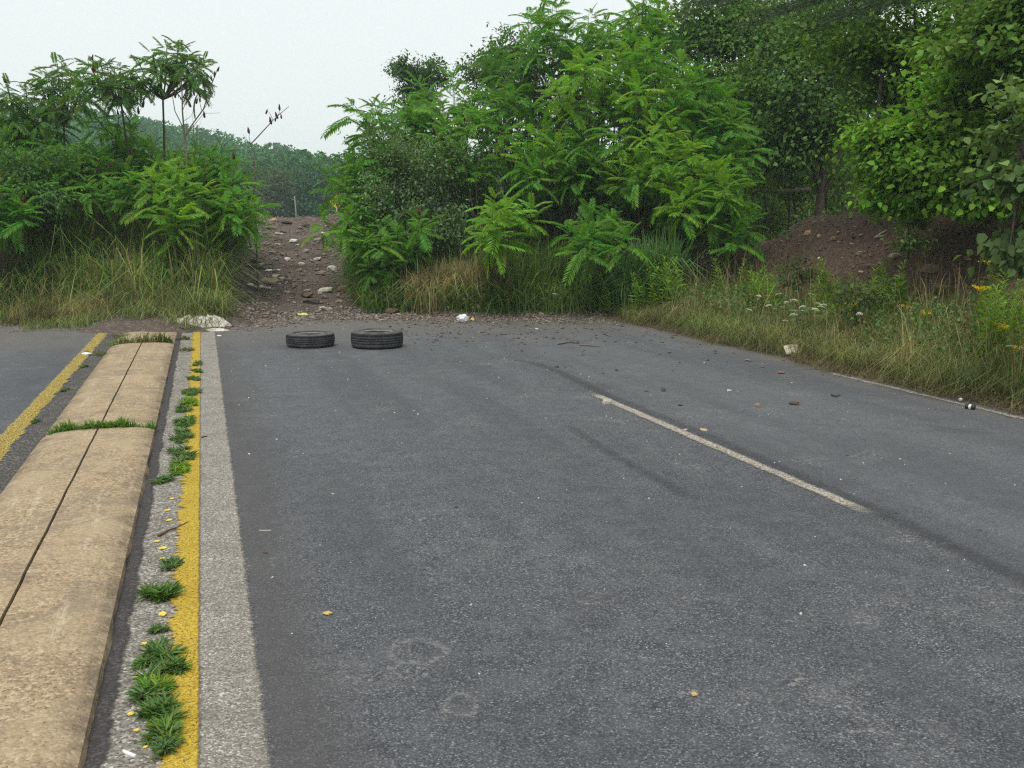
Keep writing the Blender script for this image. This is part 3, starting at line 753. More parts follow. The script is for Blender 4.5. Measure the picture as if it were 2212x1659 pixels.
def sumac(label, base, heads, flen, nf, tint, cones=.1, group='staghorn sumac shrubs of the thicket', fork=.22, name='sumac_shrub', r0=.020, dead=None):
    base = Vector(base); t = thing(name, base, label, 'shrub', group)
    tb = Tubes(5)
    heads = [Vector(h) for h in heads]
    cen = sum(heads, Vector()) / len(heads) - base
    nst = max(1, len(heads) // 4); forks = []
    for i in range(nst):
        hs = heads[i::nst]; c = sum(hs, Vector()) / len(hs) - base
        fk = Vector((c.x * .5, c.y * .5, c.z * fork)) + Vector((random.uniform(-.1, .1), random.uniform(-.1, .1), 0))
        root = Vector((random.uniform(-.25, .25), random.uniform(-.25, .25), -.15)) if nst > 1 else Vector((0, 0, -.15))
        tb.add(bez(root, root * .7 + Vector((fk.x * .2, fk.y * .2, fk.z * .5)), fk, 5), [r0 * (1.25 - .07 * k) for k in range(5)])
        for h in hs:
            e = h - base
            mid = fk * .45 + e * .55 + Vector(((e.x - fk.x) * .25, (e.y - fk.y) * .25, -.12 * (e.z - fk.z)))
            mid += Vector((random.uniform(-.3, .3), random.uniform(-.3, .3), random.uniform(-.25, .1)))
            tb.add(bez(fk, mid, e, 7), [r0 * (.85 - .1 * k) for k in range(7)], False)
    obj('trunk', tb.mesh('trunk', M['sumac_bark']), t)
    for h in heads:
        add_head(t, base, h, flen, nf, tint, 0, random.random() < cones)
    return t
def heads_in(px, py, rx, ry, D, n, rd=.7):
    o = []; k = 0
    while len(o) < n and k < 4000:
        k += 1
        u, v = random.uniform(-1, 1), random.uniform(-1, 1)
        if u * u + v * v > 1: continue
        d = D + random.uniform(-rd, rd) + .5 * v * -1 * .6
        p = at(px + u * rx, py + v * ry, d)
        if all((p - q).length > .26 for q in o): o.append(p)
    return o
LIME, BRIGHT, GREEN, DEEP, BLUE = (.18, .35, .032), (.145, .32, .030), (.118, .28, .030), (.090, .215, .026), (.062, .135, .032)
TH = [  # px, py, rx, ry, D, heads, tint, frond length, label
    (775, 372, 62, 52, 20.4, 9, GREEN, .46, 'sumac at the left edge of the thicket, next to the dirt track'),
    (752, 462, 50, 52, 19.4, 9, BRIGHT, .42, 'low bright sumac leaning over the right side of the dirt track'),
    (840, 262, 52, 46, 21.4, 8, GREEN, .46, 'sumac crown beside the lone drooping frond tuft'),
    (960, 220, 70, 50, 22.0, 10, GREEN, .48, 'sumac crown at the upper left of the thicket below the dark tree top'),
    (1010, 310, 80, 58, 20.6, 11, BRIGHT, .48, 'sumac in the middle left of the thicket'),
    (1090, 455, 52, 42, 17.6, 5, LIME, .55, 'bright front sumac with a pointed leafy tip low in the thicket centre'),
    (1120, 250, 84, 64, 21.4, 12, GREEN, .48, 'tall sumac left of the thicket centre'),
    (1180, 48, 44, 52, 22.4, 7, GREEN, .52, 'tall sumac whose leafy top stands against the sky, left of two'),
    (1268, 70, 46, 40, 22.8, 6, GREEN, .5, 'tall sumac between the two highest tops'),
    (1370, 42, 56, 56, 22.2, 9, BRIGHT, .52, 'tall sumac reaching the top edge, right of the thicket peak'),
    (1110, 130, 50, 46, 23.2, 7, DEEP, .48, 'shaded sumac top between the dark tree and the tall sumac'),
    (1290, 175, 90, 52, 19.8, 12, LIME, .5, 'yellow-green sumac with red seed cones high in the thicket'),
    (1420, 165, 72, 62, 20.4, 11, BRIGHT, .5, 'sumac with a dark red cone right of the yellow-green one'),
    (1220, 320, 84, 58, 19.4, 12, BRIGHT, .5, 'broad sumac in the very middle of the thicket'),
    (1370, 305, 84, 60, 18.8, 12, LIME, .5, 'broad yellow-green sumac right of the thicket centre'),
    (1510, 225, 66, 60, 20.0, 10, GREEN, .48, 'sumac crown at the upper right side of the thicket'),
    (1290, 492, 78, 26, 17.6, 6, GREEN, .55, 'low green sumac with drooping fronds above the reeds'),
    (1500, 375, 80, 52, 18.0, 11, LIME, .5, 'bright sumac at the right front of the thicket'),
    (1570, 455, 44, 40, 18.2, 6, GREEN, .48, 'low sumac at the right foot of the thicket beside the dirt gap'),
    (1575, 310, 44, 50, 19.6, 7, GREEN, .48, 'sumac at the far right side of the thicket'),
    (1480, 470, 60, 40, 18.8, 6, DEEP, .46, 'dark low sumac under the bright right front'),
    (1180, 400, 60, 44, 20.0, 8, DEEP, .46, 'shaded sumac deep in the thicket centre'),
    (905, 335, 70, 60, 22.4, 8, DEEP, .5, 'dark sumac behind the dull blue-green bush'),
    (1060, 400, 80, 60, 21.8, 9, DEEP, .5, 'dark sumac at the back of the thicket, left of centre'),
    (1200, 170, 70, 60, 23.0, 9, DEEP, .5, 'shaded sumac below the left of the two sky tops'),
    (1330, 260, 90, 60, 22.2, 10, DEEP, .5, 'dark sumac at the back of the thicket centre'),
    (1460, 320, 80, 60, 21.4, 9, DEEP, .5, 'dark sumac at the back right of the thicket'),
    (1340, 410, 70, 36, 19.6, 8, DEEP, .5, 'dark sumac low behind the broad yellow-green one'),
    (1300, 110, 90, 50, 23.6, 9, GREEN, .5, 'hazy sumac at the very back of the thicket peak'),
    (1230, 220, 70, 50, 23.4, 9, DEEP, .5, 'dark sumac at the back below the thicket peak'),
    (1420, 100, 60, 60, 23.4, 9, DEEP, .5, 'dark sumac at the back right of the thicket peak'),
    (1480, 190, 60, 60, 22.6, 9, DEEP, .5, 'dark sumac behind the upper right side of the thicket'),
    (870, 500, 60, 34, 18.4, 7, GREEN, .42, 'low sumac in front of the dull blue-green bush'),
    (800, 535, 50, 26, 18.8, 6, DEEP, .36, 'small dark sumac seedling patch at the foot of the thicket by the track'),
]
def thbase(px, D):
    p = at(px, 600, D + .5); return Vector((p.x, p.y, tz(p.x, p.y)))
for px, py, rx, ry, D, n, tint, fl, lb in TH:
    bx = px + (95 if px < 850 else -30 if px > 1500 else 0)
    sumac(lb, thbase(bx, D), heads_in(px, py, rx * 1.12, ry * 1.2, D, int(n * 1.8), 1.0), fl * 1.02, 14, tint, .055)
# lone drooping tuft against the sky
h1 = at(766, 228, 20.6)
sumac('lone drooping sumac tuft standing against the sky left of the thicket', thbase(870, 20.8), [h1], .66, 12, GREEN, 0, fork=.75, r0=.024)

# left mound
LF = [
    (372, 420, 62, 60, 18.6, 9, LIME, .46, 'bright lime sumac in the middle of the left mound'),
    (490, 390, 50, 48, 19.4, 8, GREEN, .46, 'green sumac right of the lime one on the left mound'),
    (520, 452, 36, 30, 18.8, 5, BRIGHT, .46, 'low sumac spreading over the left side of the dirt track'),
    (50, 325, 90, 40, 21.0, 11, GREEN, .48, 'dense sumac low at the left edge of the picture'),
    (90, 370, 70, 40, 19.8, 8, GREEN, .44, 'dark sumac among the grass at the left'),
    (20, 420, 60, 40, 18.6, 7, GREEN, .44, 'dark low sumac at the left edge above the tall grass'),
    (175, 345, 55, 30, 20.2, 6, GREEN, .44, 'sumac among the brown grass in the middle of the left mound'),
    (240, 400, 50, 26, 19.2, 5, GREEN, .42, 'low sumac rising from the tall grass left of the lime one'),
    (270, 300, 40, 22, 21.2, 5, GREEN, .42, 'small sumac tuft on top of the left mound below the bare stems'),
    (310, 345, 50, 30, 20.6, 6, GREEN, .44, 'green sumac left of and behind the lime one'),
    (440, 345, 56, 24, 20.4, 6, GREEN, .42, 'sumac behind the lime one below the dead stems'),
]
for px, py, rx, ry, D, n, tint, fl, lb in LF:
    sumac(lb, thbase(px - (60 if px > 470 else 0), D), heads_in(px, py, rx * 1.1, ry * 1.15, D, int(n * 1.7), .7), fl * 1.0, 14, tint, .08, 'sumac shrubs on the left mound')
def umbrella(label, bx, D, heads, fl, tint, bend, nf=13, cones=.1):
    """tall bare-stemmed sumac with a flat crown; heads in photo pixels"""
    base = thbase(bx, D); t = thing('sumac_tree', base, label, 'tree', 'tall sumacs on the left mound')
    tb = Tubes(6); fk = at(*bend, D) - base
    tb.add(bez((0, 0, -.2), Vector((fk.x * .75, fk.y * .5, fk.z * .35)), fk, 7), [.027 - .0015 * k for k in range(7)])
    hs = []
    heads = [(a + random.uniform(-9, 9), b + random.uniform(-9, 9)) for a, b in heads for _ in range(2 if len(heads) > 5 else 1)]
    for px, py in heads:
        h = at(px, py, D + random.uniform(-.7, .7)); hs.append(h); e = h - base
        mid = fk * .5 + e * .5 + Vector(((e.x - fk.x) * .22, 0, -.1 * (e.z - fk.z)))
        tb.add(bez(fk, mid, e, 7), [.018 - .0019 * k for k in range(7)], False)
    obj('trunk', tb.mesh('trunk', M['sumac_bark']), t)
    for h in hs: add_head(t, base, h, fl * .88, nf - 1, tint, -.16, random.random() < cones)
UT = (.105, .21, .042)
umbrella('tall sumac with the highest flat umbrella crown against the sky', 357, 20.6, [(322, 120), (355, 105), (385, 95), (410, 118), (435, 130), (345, 150), (390, 145), (420, 155), (300, 148)], .50, UT, (352, 215))
umbrella('leaning sumac with a flat crown left of the highest umbrella crown', 330, 20.2, [(195, 140), (225, 135), (255, 145), (280, 160), (210, 165), (245, 175), (275, 180), (180, 165)], .46, UT, (262, 225))
umbrella('tall sumac with a spiky top at the upper left', 140, 21.2, [(125, 128), (105, 160), (150, 160), (128, 185), (90, 190), (165, 185), (110, 215), (150, 215)], .48, UT, (138, 270))
umbrella('broad sumac crown at the left edge of the picture', 60, 21.4, [(20, 190), (50, 195), (5, 225), (40, 235), (75, 225), (90, 245), (20, 265), (60, 265), (-30, 210), (-40, 250), (120, 255)], .5, UT, (60, 320), 13, .3)
umbrella('small sumac with a starry crown over the left mound', 270, 20.8, [(232, 245), (205, 250), (258, 255)], .46, GREEN, (250, 295))
# dead, bare sumacs with old cones
def dead(label, bx, D, polys, cones, mat='dead_wood'):
    base = thbase(bx, D); t = thing('dead_sumac', base, label, 'shrub', 'dead sumac stems on the left mound')
    tb = Tubes(5)
    for pl, r in polys:
        pts = [at(px, py, D + .1 * math.sin(px)) - base for px, py in pl]
        if r > .015: pts = [Vector((pts[0].x, pts[0].y, -.2))] + pts
        tb.add(pts, [r * (1 - .6 * i / (len(pts) - 1)) for i in range(len(pts))], False)
    obj('trunk', tb.mesh('trunk', M[mat]), t)
    for px, py in cones:
        obj('seed_cone', CONE_OLD, t, at(px, py, D) - base + Vector((0, -.02, -.06)), (random.uniform(-.4, .4), random.uniform(-.4, .4), 0), random.uniform(.5, .9))
dead('dead bare sumac with brown cones right of the umbrella crown', 402, 20.0,
     [([(402, 320), (398, 290), (394, 240), (393, 190), (388, 150)], .022), ([(400, 290), (440, 235), (452, 195), (466, 160), (470, 148)], .014), ([(398, 280), (378, 240), (372, 205), (376, 170)], .011),
      ([(402, 292), (420, 270), (440, 245), (475, 244)], .007), ([(394, 240), (404, 215), (418, 205)], .007), ([(436, 240), (430, 215), (424, 200)], .006), ([(452, 195), (446, 180), (440, 176)], .005), ([(395, 262), (412, 252), (420, 235)], .005), ([(441, 235), (458, 205), (462, 185)], .005)],
     [(420, 200), (440, 178), (470, 148), (463, 160), (458, 168), (424, 218), (412, 225), (404, 210), (442, 248), (378, 205), (432, 214)])
dead('bare forked sumac stem leaning out over the left side of the track', 548, 19.6,
     [([(549, 400), (549, 335), (541, 312)], .018), ([(541, 312), (560, 292), (582, 268), (600, 250), (624, 230)], .013), ([(541, 312), (532, 300), (524, 290)], .006), ([(590, 260), (583, 245), (574, 236)], .006), ([(596, 256), (603, 245), (604, 230)], .007), ([(541, 312), (538, 295), (540, 280)], .006)],
     [(574, 240), (604, 232), (600, 250), (594, 256), (538, 282), (586, 262), (608, 250)])
dead('thin bare sumac stems under the leaning crown on the left mound', 300, 20.4,
     [([(283, 300), (280, 262), (262, 232), (240, 190)], .016), ([(262, 232), (252, 210), (250, 190)], .008), ([(280, 262), (300, 245), (308, 226)], .007), ([(280, 250), (276, 215), (290, 190)], .006)],
     [(308, 226), (300, 240)])

# ------------------------------------------------------------------ grasses (stuff) and understory
def scatter(n, fn):
    out = []
    while sum(len(a) for a in out) < n:
        p = fn(n * 2); out.append(p)
    return np.concatenate(out)[:n]
def grass_field(name, label, n, region, h, w, lean, mat, droop=.5, clump=None, cat='grass'):
    def f(m):
        x = RNG.uniform(region[0], region[1], m); y = RNG.uniform(region[2], region[3], m)
        k = region[4](x, y) > RNG.random(m)
        return np.stack([x[k], y[k]], 1)
    xy = scatter(n, f)
    if clump:
        c = xy[RNG.integers(0, max(1, n // clump[0]), n)]; xy = c + RNG.normal(0, clump[1], (n, 2))
    P = np.stack([xy[:, 0], xy[:, 1], terrain(xy[:, 0], xy[:, 1]) - .02], 1)
    hs = RNG.uniform(*h, n) * (1 + .5 * fbm(xy[:, 0] * .9, xy[:, 1] * .9))
    V, Fc = blades(P, hs, RNG.random(n) * 6.283, np.abs(RNG.normal(lean, lean * .5, n)), w * RNG.uniform(.6, 1.4, n), droop)
    return obj(name, np_mesh(name, V, Fc, M[mat]), label=label, cat=cat, kind='stuff')
def e_of(x): return np.interp(x, EX, EY)
path_x = lambda y: np.interp(y, [17, 19, 30, 60], [1.75, 1.8, 2.65, 5.0])
left_ok = lambda x, y: (x < path_x(y) - np.interp(y, [17, 20, 26], [1.5, 1.4, 1.15]) - .25 * fbm(x * 1.3, y * 1.3))
grass_field('tall_grass', 'tall lush reed grass covering the left mound', 17000, (-8, 1.2, 17.6, 23.5, lambda x, y: left_ok(x, y) * ss(.2, 1.2, y - e_of(x))), (.6, 1.3), .020, .6, 'grass', .8)
grass_field('tall_grass', 'tallest reeds behind the grass on the left mound', 4500, (-7, .2, 19.2, 22.5, left_ok), (1.1, 1.9), .022, .5, 'grass', .8, (7, .08))
grass_field('brown_grass', 'brown seeding grass high on the left mound', 2600, (-4.6, -1.2, 19.4, 22.5, lambda x, y: left_ok(x, y)), (1.3, 2.0), .013, .3, 'grass_brown', .4)
grass_field('weathered_grass', 'greyish green grass at the foot of the left mound', 18000, (-8, 1.0, 16.6, 20, lambda x, y: left_ok(x, y) * ss(-.1, .5, y - e_of(x) + .6 * fbm(x * 1.1, y * 1.1))), (.2, .75), .010, .75, 'grass_mid', .8, (10, .07))
grass_field('dry_grass', 'straw coloured grass fringe along the left road end', 7000, (-7, .6, 16.3, 18.8, lambda x, y: left_ok(x, y) * ss(-.2, .2, y - e_of(x)) * ss(-.1, .3, fbm(x * 1.0, y * .8))), (.2, .65), .008, .8, 'grass_dry', .8, (12, .06))
right_ok = lambda x, y: (x > path_x(y) + .95 + .3 * fbm(x * 1.3, y * 1.3))
grass_field('tall_grass', 'rank green grass under the front of the thicket', 9000, (2.4, 6.8, 16.0, 22, lambda x, y: right_ok(x, y) * ss(.1, .5, y - e_of(x)) * (y < 19.3 + (x < 4) * 3)), (.3, .8), .012, .7, 'grass', .7)
grass_field('yellow_grass_tussock', 'yellowing arching grass tussock at the foot of the thicket', 2600, (3.5, 5.0, 17.0, 17.9, right_ok), (.6, 1.05), .012, .5, 'grass_dry', .8, (60, .16))
grass_field('reed_patch', 'tall green reeds at the right foot of the thicket', 1900, (6.75, 7.6, 15.3, 16.1, lambda x, y: right_ok(x, y)), (.9, 1.5), .028, .42, 'reed', .7, (10, .05))
grass_field('reed_patch', 'green reeds among the rank grass in the thicket centre', 700, (4.8, 6.4, 16.6, 17.8, lambda x, y: right_ok(x, y)), (.7, 1.2), .020, .30, 'grass', .6, (10, .06))
road_r = lambda x, y: ss(6.45, 6.75, x + .25 * fbm(x * 1.5, y * 1.5))
grass_field('dry_grass', 'straw coloured verge grass along the right road edge', 7000, (6.4, 8.6, 4.6, 15.3, lambda x, y: road_r(x, y) * (1 - ss(7.4, 8.6, x)) * ss(-.15, .25, fbm(x * .9, y * .7))), (.15, .55), .006, .85, 'grass_dry', .8, (9, .05))
grass_field('verge_grass', 'green grass mixed through the right verge', 30000, (6.45, 8.8, 4.6, 15.8, lambda x, y: road_r(x, y) * (1 - ss(7.7, 8.8, x)) * (.35 + ss(-.2, .2, fbm(x * .8 + 20, y * .8)))), (.12, .5), .006, .75, 'grass_mid', .8, (8, .05))
grass_field('thatch', 'flattened brown dead grass along the right road edge', 9000, (6.25, 7.0, 4.6, 15.6, lambda x, y: ss(6.35, 6.5, x + .3 * fbm(x * 1.2, y * 1.2)) * (1 - ss(6.6, 7.0, x))), (.06, .2), .006, 1.6, 'grass_brown', 1.0)
grass_field('thatch', 'flattened brown dead grass along the left road end', 6000, (-7, .5, 16.3, 18.6, lambda x, y: ss(-.45, .0, y - e_of(x) + .5 * fbm(x * 1.1, y * 1.1)) * (1 - ss(.3, .9, y - e_of(x)))), (.08, .28), .008, 1.5, 'grass_brown', 1.0)
grass_field('dry_stalks', 'tall pale dry stalks standing in the right verge', 1500, (6.7, 8.6, 5, 15.5, lambda x, y: road_r(x, y)), (.5, .95), .005, .35, 'grass_dry', .5, (7, .06))
grass_field('weathered_grass', 'straggly grass creeping over the far end of the median', 2600, (-2.6, .1, 15.4, 17.2, lambda x, y: ss(-1.3, -.2, y - e_of(x) + 1.2 * fbm(x * 1.4, y * 1.4))), (.1, .38), .008, .7, 'grass_mid', .8, (14, .09))
grass_field('dry_stalks', 'tall pale dry stalks standing in the left grass', 1400, (-7, .4, 17.2, 19.5, left_ok), (.7, 1.4), .008, .45, 'grass_dry', .6, (6, .08))
grass_field('brown_grass', 'reddish brown upright grass clump on the right verge', 1300, (7.0, 7.5, 6.5, 7.0, lambda x, y: x > 0), (.45, .8), .006, .18, 'grass_brown', .3)
grass_field('verge_grass', 'bright green grass at the right edge of the picture by the edge line', 5200, (6.7, 8.2, 4.8, 7.2, lambda x, y: road_r(x, y)), (.2, .5), .008, .4, 'grass', .6)
def undergrowth(name, label, n, region, h, L, mat):
    x = RNG.uniform(region[0], region[1], n); y = RNG.uniform(region[2], region[3], n)
    k = region[4](x, y) > RNG.random(n); x, y = x[k], y[k]; n = len(x)
    P = np.stack([x, y, terrain(x, y) + RNG.random(n) ** 1.2 * h * (1 + .8 * fbm(x, y))], 1)
    l = RNG.uniform(.6, 1.3, n) * L
    V, Fc = leaves(P, rdir(n, .1), rdir(n, 1.0, .5), l, l * .3, .3)
    obj(name, np_mesh(name, V, Fc, M[mat]), label=label, cat='plants', kind='stuff')
undergrowth('undergrowth', 'low leafy green plants under the thicket front', 14000, (2.4, 8.0, 16.2, 22, lambda x, y: right_ok(x, y) * ss(0, .6, y - e_of(x))), .45, .07, 'weed')
undergrowth('undergrowth', 'leafy weeds along the foot of the right bank', 15000, (6.9, 8.6, 5.5, 16, lambda x, y: ss(6.7, 7.2, x) * (1 - ss(7.8, 8.6, x)) * (vnoise(x * 1.3 + 30, y * 1.3) > -.12)), .38, .05, 'weed')
undergrowth('undergrowth', 'scattered small leaves on the shady bank', 5200, (7.8, 14, 8, 22, lambda x, y: (fbm(x * 1.1 + 8, y * 1.1) > .12)), .16, .07, 'weed_grey')
undergrowth('undergrowth', 'leafy weeds at the foot of the left mound', 3000, (-6, .9, 16.6, 19.5, lambda x, y: left_ok(x, y) * ss(0, .8, y - e_of(x))), .4, .06, 'weed')
# bare dark stems inside the thicket
def stemset(label, n, region, h, r, mat, name):
    """one bare shoot clump = one thing"""
    t = Tubes(4); cx, cy = (region[0] + region[1]) / 2, (region[2] + region[3]) / 2
    b = Vector((cx, cy, tz(cx, cy)))
    for i in range(n):
        x, y = random.uniform(*region[:2]), random.uniform(*region[2:]); z = tz(x, y); hh = random.uniform(*h)
        l = random.uniform(-.5, .5); m = random.uniform(-.3, .3)
        t.add(bez(Vector((x, y, z - .05)) - b, Vector((x + l * .3, y + m * .3, z + hh * .6)) - b, Vector((x + l, y + m, z + hh)) - b, 5), [r * (1 - .18 * k) for k in range(5)], False)
    obj(name, t.mesh(name, M[mat]), loc=b, label=label, cat='stems')
stemset('dark bare shoots inside the thicket left of its centre', 34, (3.6, 5.2, 18.2, 20), (.8, 2.2), .014, 'sumac_bark', 'bare_shoots')
stemset('dark bare shoots inside the thicket right of its centre', 40, (6.0, 7.6, 17.6, 19.4), (.8, 2.2), .014, 'sumac_bark', 'bare_shoots')
stemset('rust coloured dead stalks under the thicket behind the reeds', 60, (5.7, 6.7, 17.2, 17.9), (.35, .75), .008, 'rust_stem', 'dead_stalks')
stemset('dark bare shoots on the left mound behind the lime sumac', 24, (-3, -.4, 19.5, 21), (.8, 1.8), .012, 'sumac_bark', 'bare_shoots')

# ------------------------------------------------------------------ goldenrod, umbels, road weeds
def goldenrod_meshes(k):
    r = np.random.default_rng(k); tb = Tubes(4); h = 1.0
    bend = r.uniform(-.25, .25); tb.add([(0, 0, -.05), (bend * .16, .01, .4), (bend, .03, .98)], [.007, .006, .003], False)
    n = 90; z = np.linspace(.08, 1.0, n); az = np.arange(n) * 2.4
    P = np.stack([.01 * np.cos(az) + bend * z ** 2, .01 * np.sin(az) + .03 * z, z], 1)
    D = np.stack([np.cos(az), np.sin(az), .55 + .5 * (z > .85) + r.normal(0, .15, n)], 1)
    L = (.21 * (1.05 - .72 * z ** 2)) * r.uniform(.45, 1.3, n) * (r.random(n) > .15)
    V, Fc = leaves(P, D, np.tile([0, 0, 1.0], (n, 1)) - .3 * D, L, L * .13, .3)
    st = tb.mesh('stem', M['green_stem']); lf = np_mesh('foliage', V, Fc, M['goldenrod'])
    Ps = []; Ds = []
    for j in range(9):
        a = j * 2.4; q = np.array([math.cos(a) * .75, math.sin(a) * .75, 1.0]); m = 34; u = r.random(m)[:, None]
        s = np.array([bend * .8, .03, .86 + .012 * j])
        Ps.append(s + q * u * .21 * (1 - .05 * j) + np.array([math.cos(a), math.sin(a), -1.1]) * .07 * u ** 2 - np.array([0, 0, .12])); Ds.append(unit(r.normal(size=(m, 3)) + np.array([0, 0, 1.2])))
    P = np.concatenate(Ps); n = len(P)
    V, Fc = leaves(P, np.concatenate(Ds), r.normal(size=(n, 3)), np.full(n, .034), np.full(n, .011), .2)
    return st, lf, np_mesh('bloom', V, Fc, M['flower_yellow'])
GR = [goldenrod_meshes(k) for k in (3, 4, 5, 6, 7, 8)]
def goldenrod(p, h, label, bloom=False, group=None):
    m = random.choice(GR); t = thing('goldenrod_plant', p, label, 'plant', group, random.random() * 6.28)
    t.rotation_euler = (random.uniform(-.25, .25), random.uniform(-.25, .25), random.random() * 6.28); w = h * random.uniform(.75, 1.2); t.scale = (w, w, h)
    obj('stem', m[0], t); obj('foliage', m[1], t)
    if bloom: obj('bloom', m[2], t)
for i in range(44):                                                      # the dense bright clump in front of the reeds
    px = random.gauss(1385, 42); py = random.uniform(660, 688)
    goldenrod(G(px, py), random.uniform(.45, .95), 'leafy green goldenrod stalk in the dense clump in front of the reeds', False, 'goldenrod stalks in front of the reeds')
for px, py, h, lb in ((1556, 665, .78, 'tall pale-tipped goldenrod stalk standing alone before the dark dirt gap'), (1605, 660, .7, 'goldenrod stalk right of the lone tall one, with an arching tip')):
    goldenrod(G(px, py), h, lb)
for i in range(46):
    px = random.choice([random.gauss(1660, 22), random.gauss(1800, 26), random.gauss(1890, 16), random.uniform(1620, 1960)]); py = 668 + (px - 1600) * .1 + random.uniform(-18, 28)
    goldenrod(G(px, py), random.uniform(.3, .8), 'leafy green goldenrod stalk without flowers on the right verge', False, 'goldenrod stalks on the right verge')
for i in range(26):
    px = random.uniform(2110, 2260); py = random.uniform(720, 830)
    goldenrod(G(px, py), random.uniform(.5, .8), 'leafy goldenrod stalk at the right edge of the picture', False, 'goldenrod stalks at the right edge of the picture')
for px, py, h, lb in ((2128, 800, .52, 'biggest golden flower plume, right of the bare bank'), (2105, 715, .55, 'orange-yellow goldenrod flower above the biggest plume'), (1985, 745, .42, 'small golden flower spike standing before the bare bank'), (1945, 725, .40, 'pale yellow goldenrod bud left of the small golden spike'), (1850, 725, .48, 'faint yellow goldenrod bloom above the white umbels'), (2180, 840, .42, 'low yellow goldenrod bloom near the right edge by the road'), (2140, 650, .5, 'goldenrod bloom highest on the right, against the dark bank')):
    goldenrod(G(px, py), h, lb, True, None)
def umbel_meshes(k):
    r = np.random.default_rng(k); tb = Tubes(4); tb.add([(0, 0, -.03), (.02, 0, .25), (.0, .02, .5)], [.004, .003, .002], False)
    for j in range(5):
        a = j * 1.256; tb.add([(0, .01, .44), (.028 * math.cos(a), .02 + .028 * math.sin(a), .5)], [.0015, .001], False)
    n = 60; a = r.random(n) * 6.28; q = np.sqrt(r.random(n)) * .047
    P = np.stack([q * np.cos(a), q * np.sin(a) + .02, .505 - q * q * 9], 1)
    V, Fc = leaves(P, np.stack([np.cos(a), np.sin(a), .25 + 0 * a], 1), np.tile([0, 0, 1.0], (n, 1)), np.full(n, .018), np.full(n, .008), .1)
    return tb.mesh('stem', M['green_stem']), np_mesh('umbel', V, Fc, M['flower_white'])
UM = [umbel_meshes(k) for k in (1, 2)]
def umbel(px, py, D, label, group):
    p = at(px, py, D); g = tz(p.x, p.y); h = max(.25, p.z - g) / .5; m = random.choice(UM)
    t = thing('wild_carrot', (p.x, p.y, g), label, 'plant', group, random.random() * 6.28); t.scale = (1, 1, h)
    obj('stem', m[0], t); s = random.uniform(.5, .95); o = obj('umbel', m[1], t, (0, 0, .5 * (1 - s / h)), (random.uniform(-.3, .3), random.uniform(-.3, .3), 0), (s, s, s / h))
for i in range(26):
    umbel(random.gauss(1715, 45), random.gauss(670, 20), random.uniform(12.5, 13.6), 'white flat-topped wild carrot flower in the cluster on the right verge', 'wild carrot cluster on the right verge')
for px, py, D, lb in ((1858, 672, 12.0, 'single large white umbel right of the wild carrot cluster'), (1950, 660, 11.4, 'pale green-white umbel close before the bare bank'), (2180, 745, 9.9, 'white umbel near the right edge below the yellow plumes'), (2205, 752, 9.8, 'white umbel at the right edge, last of its row'), (1812, 668, 12.3, 'small white umbel between the cluster and the large single one')):
    umbel(px, py, D, lb, None)
for i in range(9):
    umbel(random.gauss(1195, 10), random.uniform(608, 650), random.uniform(16.8, 17.4), 'white wild carrot flower in the shade below the low green sumac', 'wild carrots under the thicket')
def weed(px, py, r, label, mat='weed_grey', n=None, flat=.5, name='weed_clump', sx=1.0, sy=1.0):
    p = G(px, py); r *= .85; n = n or int(140 + r * 2600)
    nr = max(3, int(r * 75)); n = int(n * 1.3)
    ca = RNG.random(nr) * 6.283; cq = np.sqrt(RNG.random(nr)) * r * .58
    k = RNG.integers(0, nr, n); size = RNG.uniform(.55, 1.15, nr)
    az = RNG.random(n) * 6.283
    P = np.stack([cq[k] * np.cos(ca[k]) * sx + .006 * np.cos(az), cq[k] * np.sin(ca[k]) * sy + .006 * np.sin(az), RNG.random(n) * .02 + .002], 1)
    D = np.stack([np.cos(az), np.sin(az), flat + RNG.normal(.0, .4, n)], 1)
    L = RNG.uniform(.35, 1.0, n) * size[k] * max(.04, min(.075, r * .6))
    V, Fc = leaves(P, D, np.tile([0, 0, 1.0], (n, 1)) - .4 * D + RNG.normal(0, .25, (n, 3)), L, L * RNG.uniform(.04, .10, n), .35, True)
    obj(name, np_mesh(name, V, Fc, M[mat]), loc=p, label=label, cat='weed', group='weeds along the yellow line')
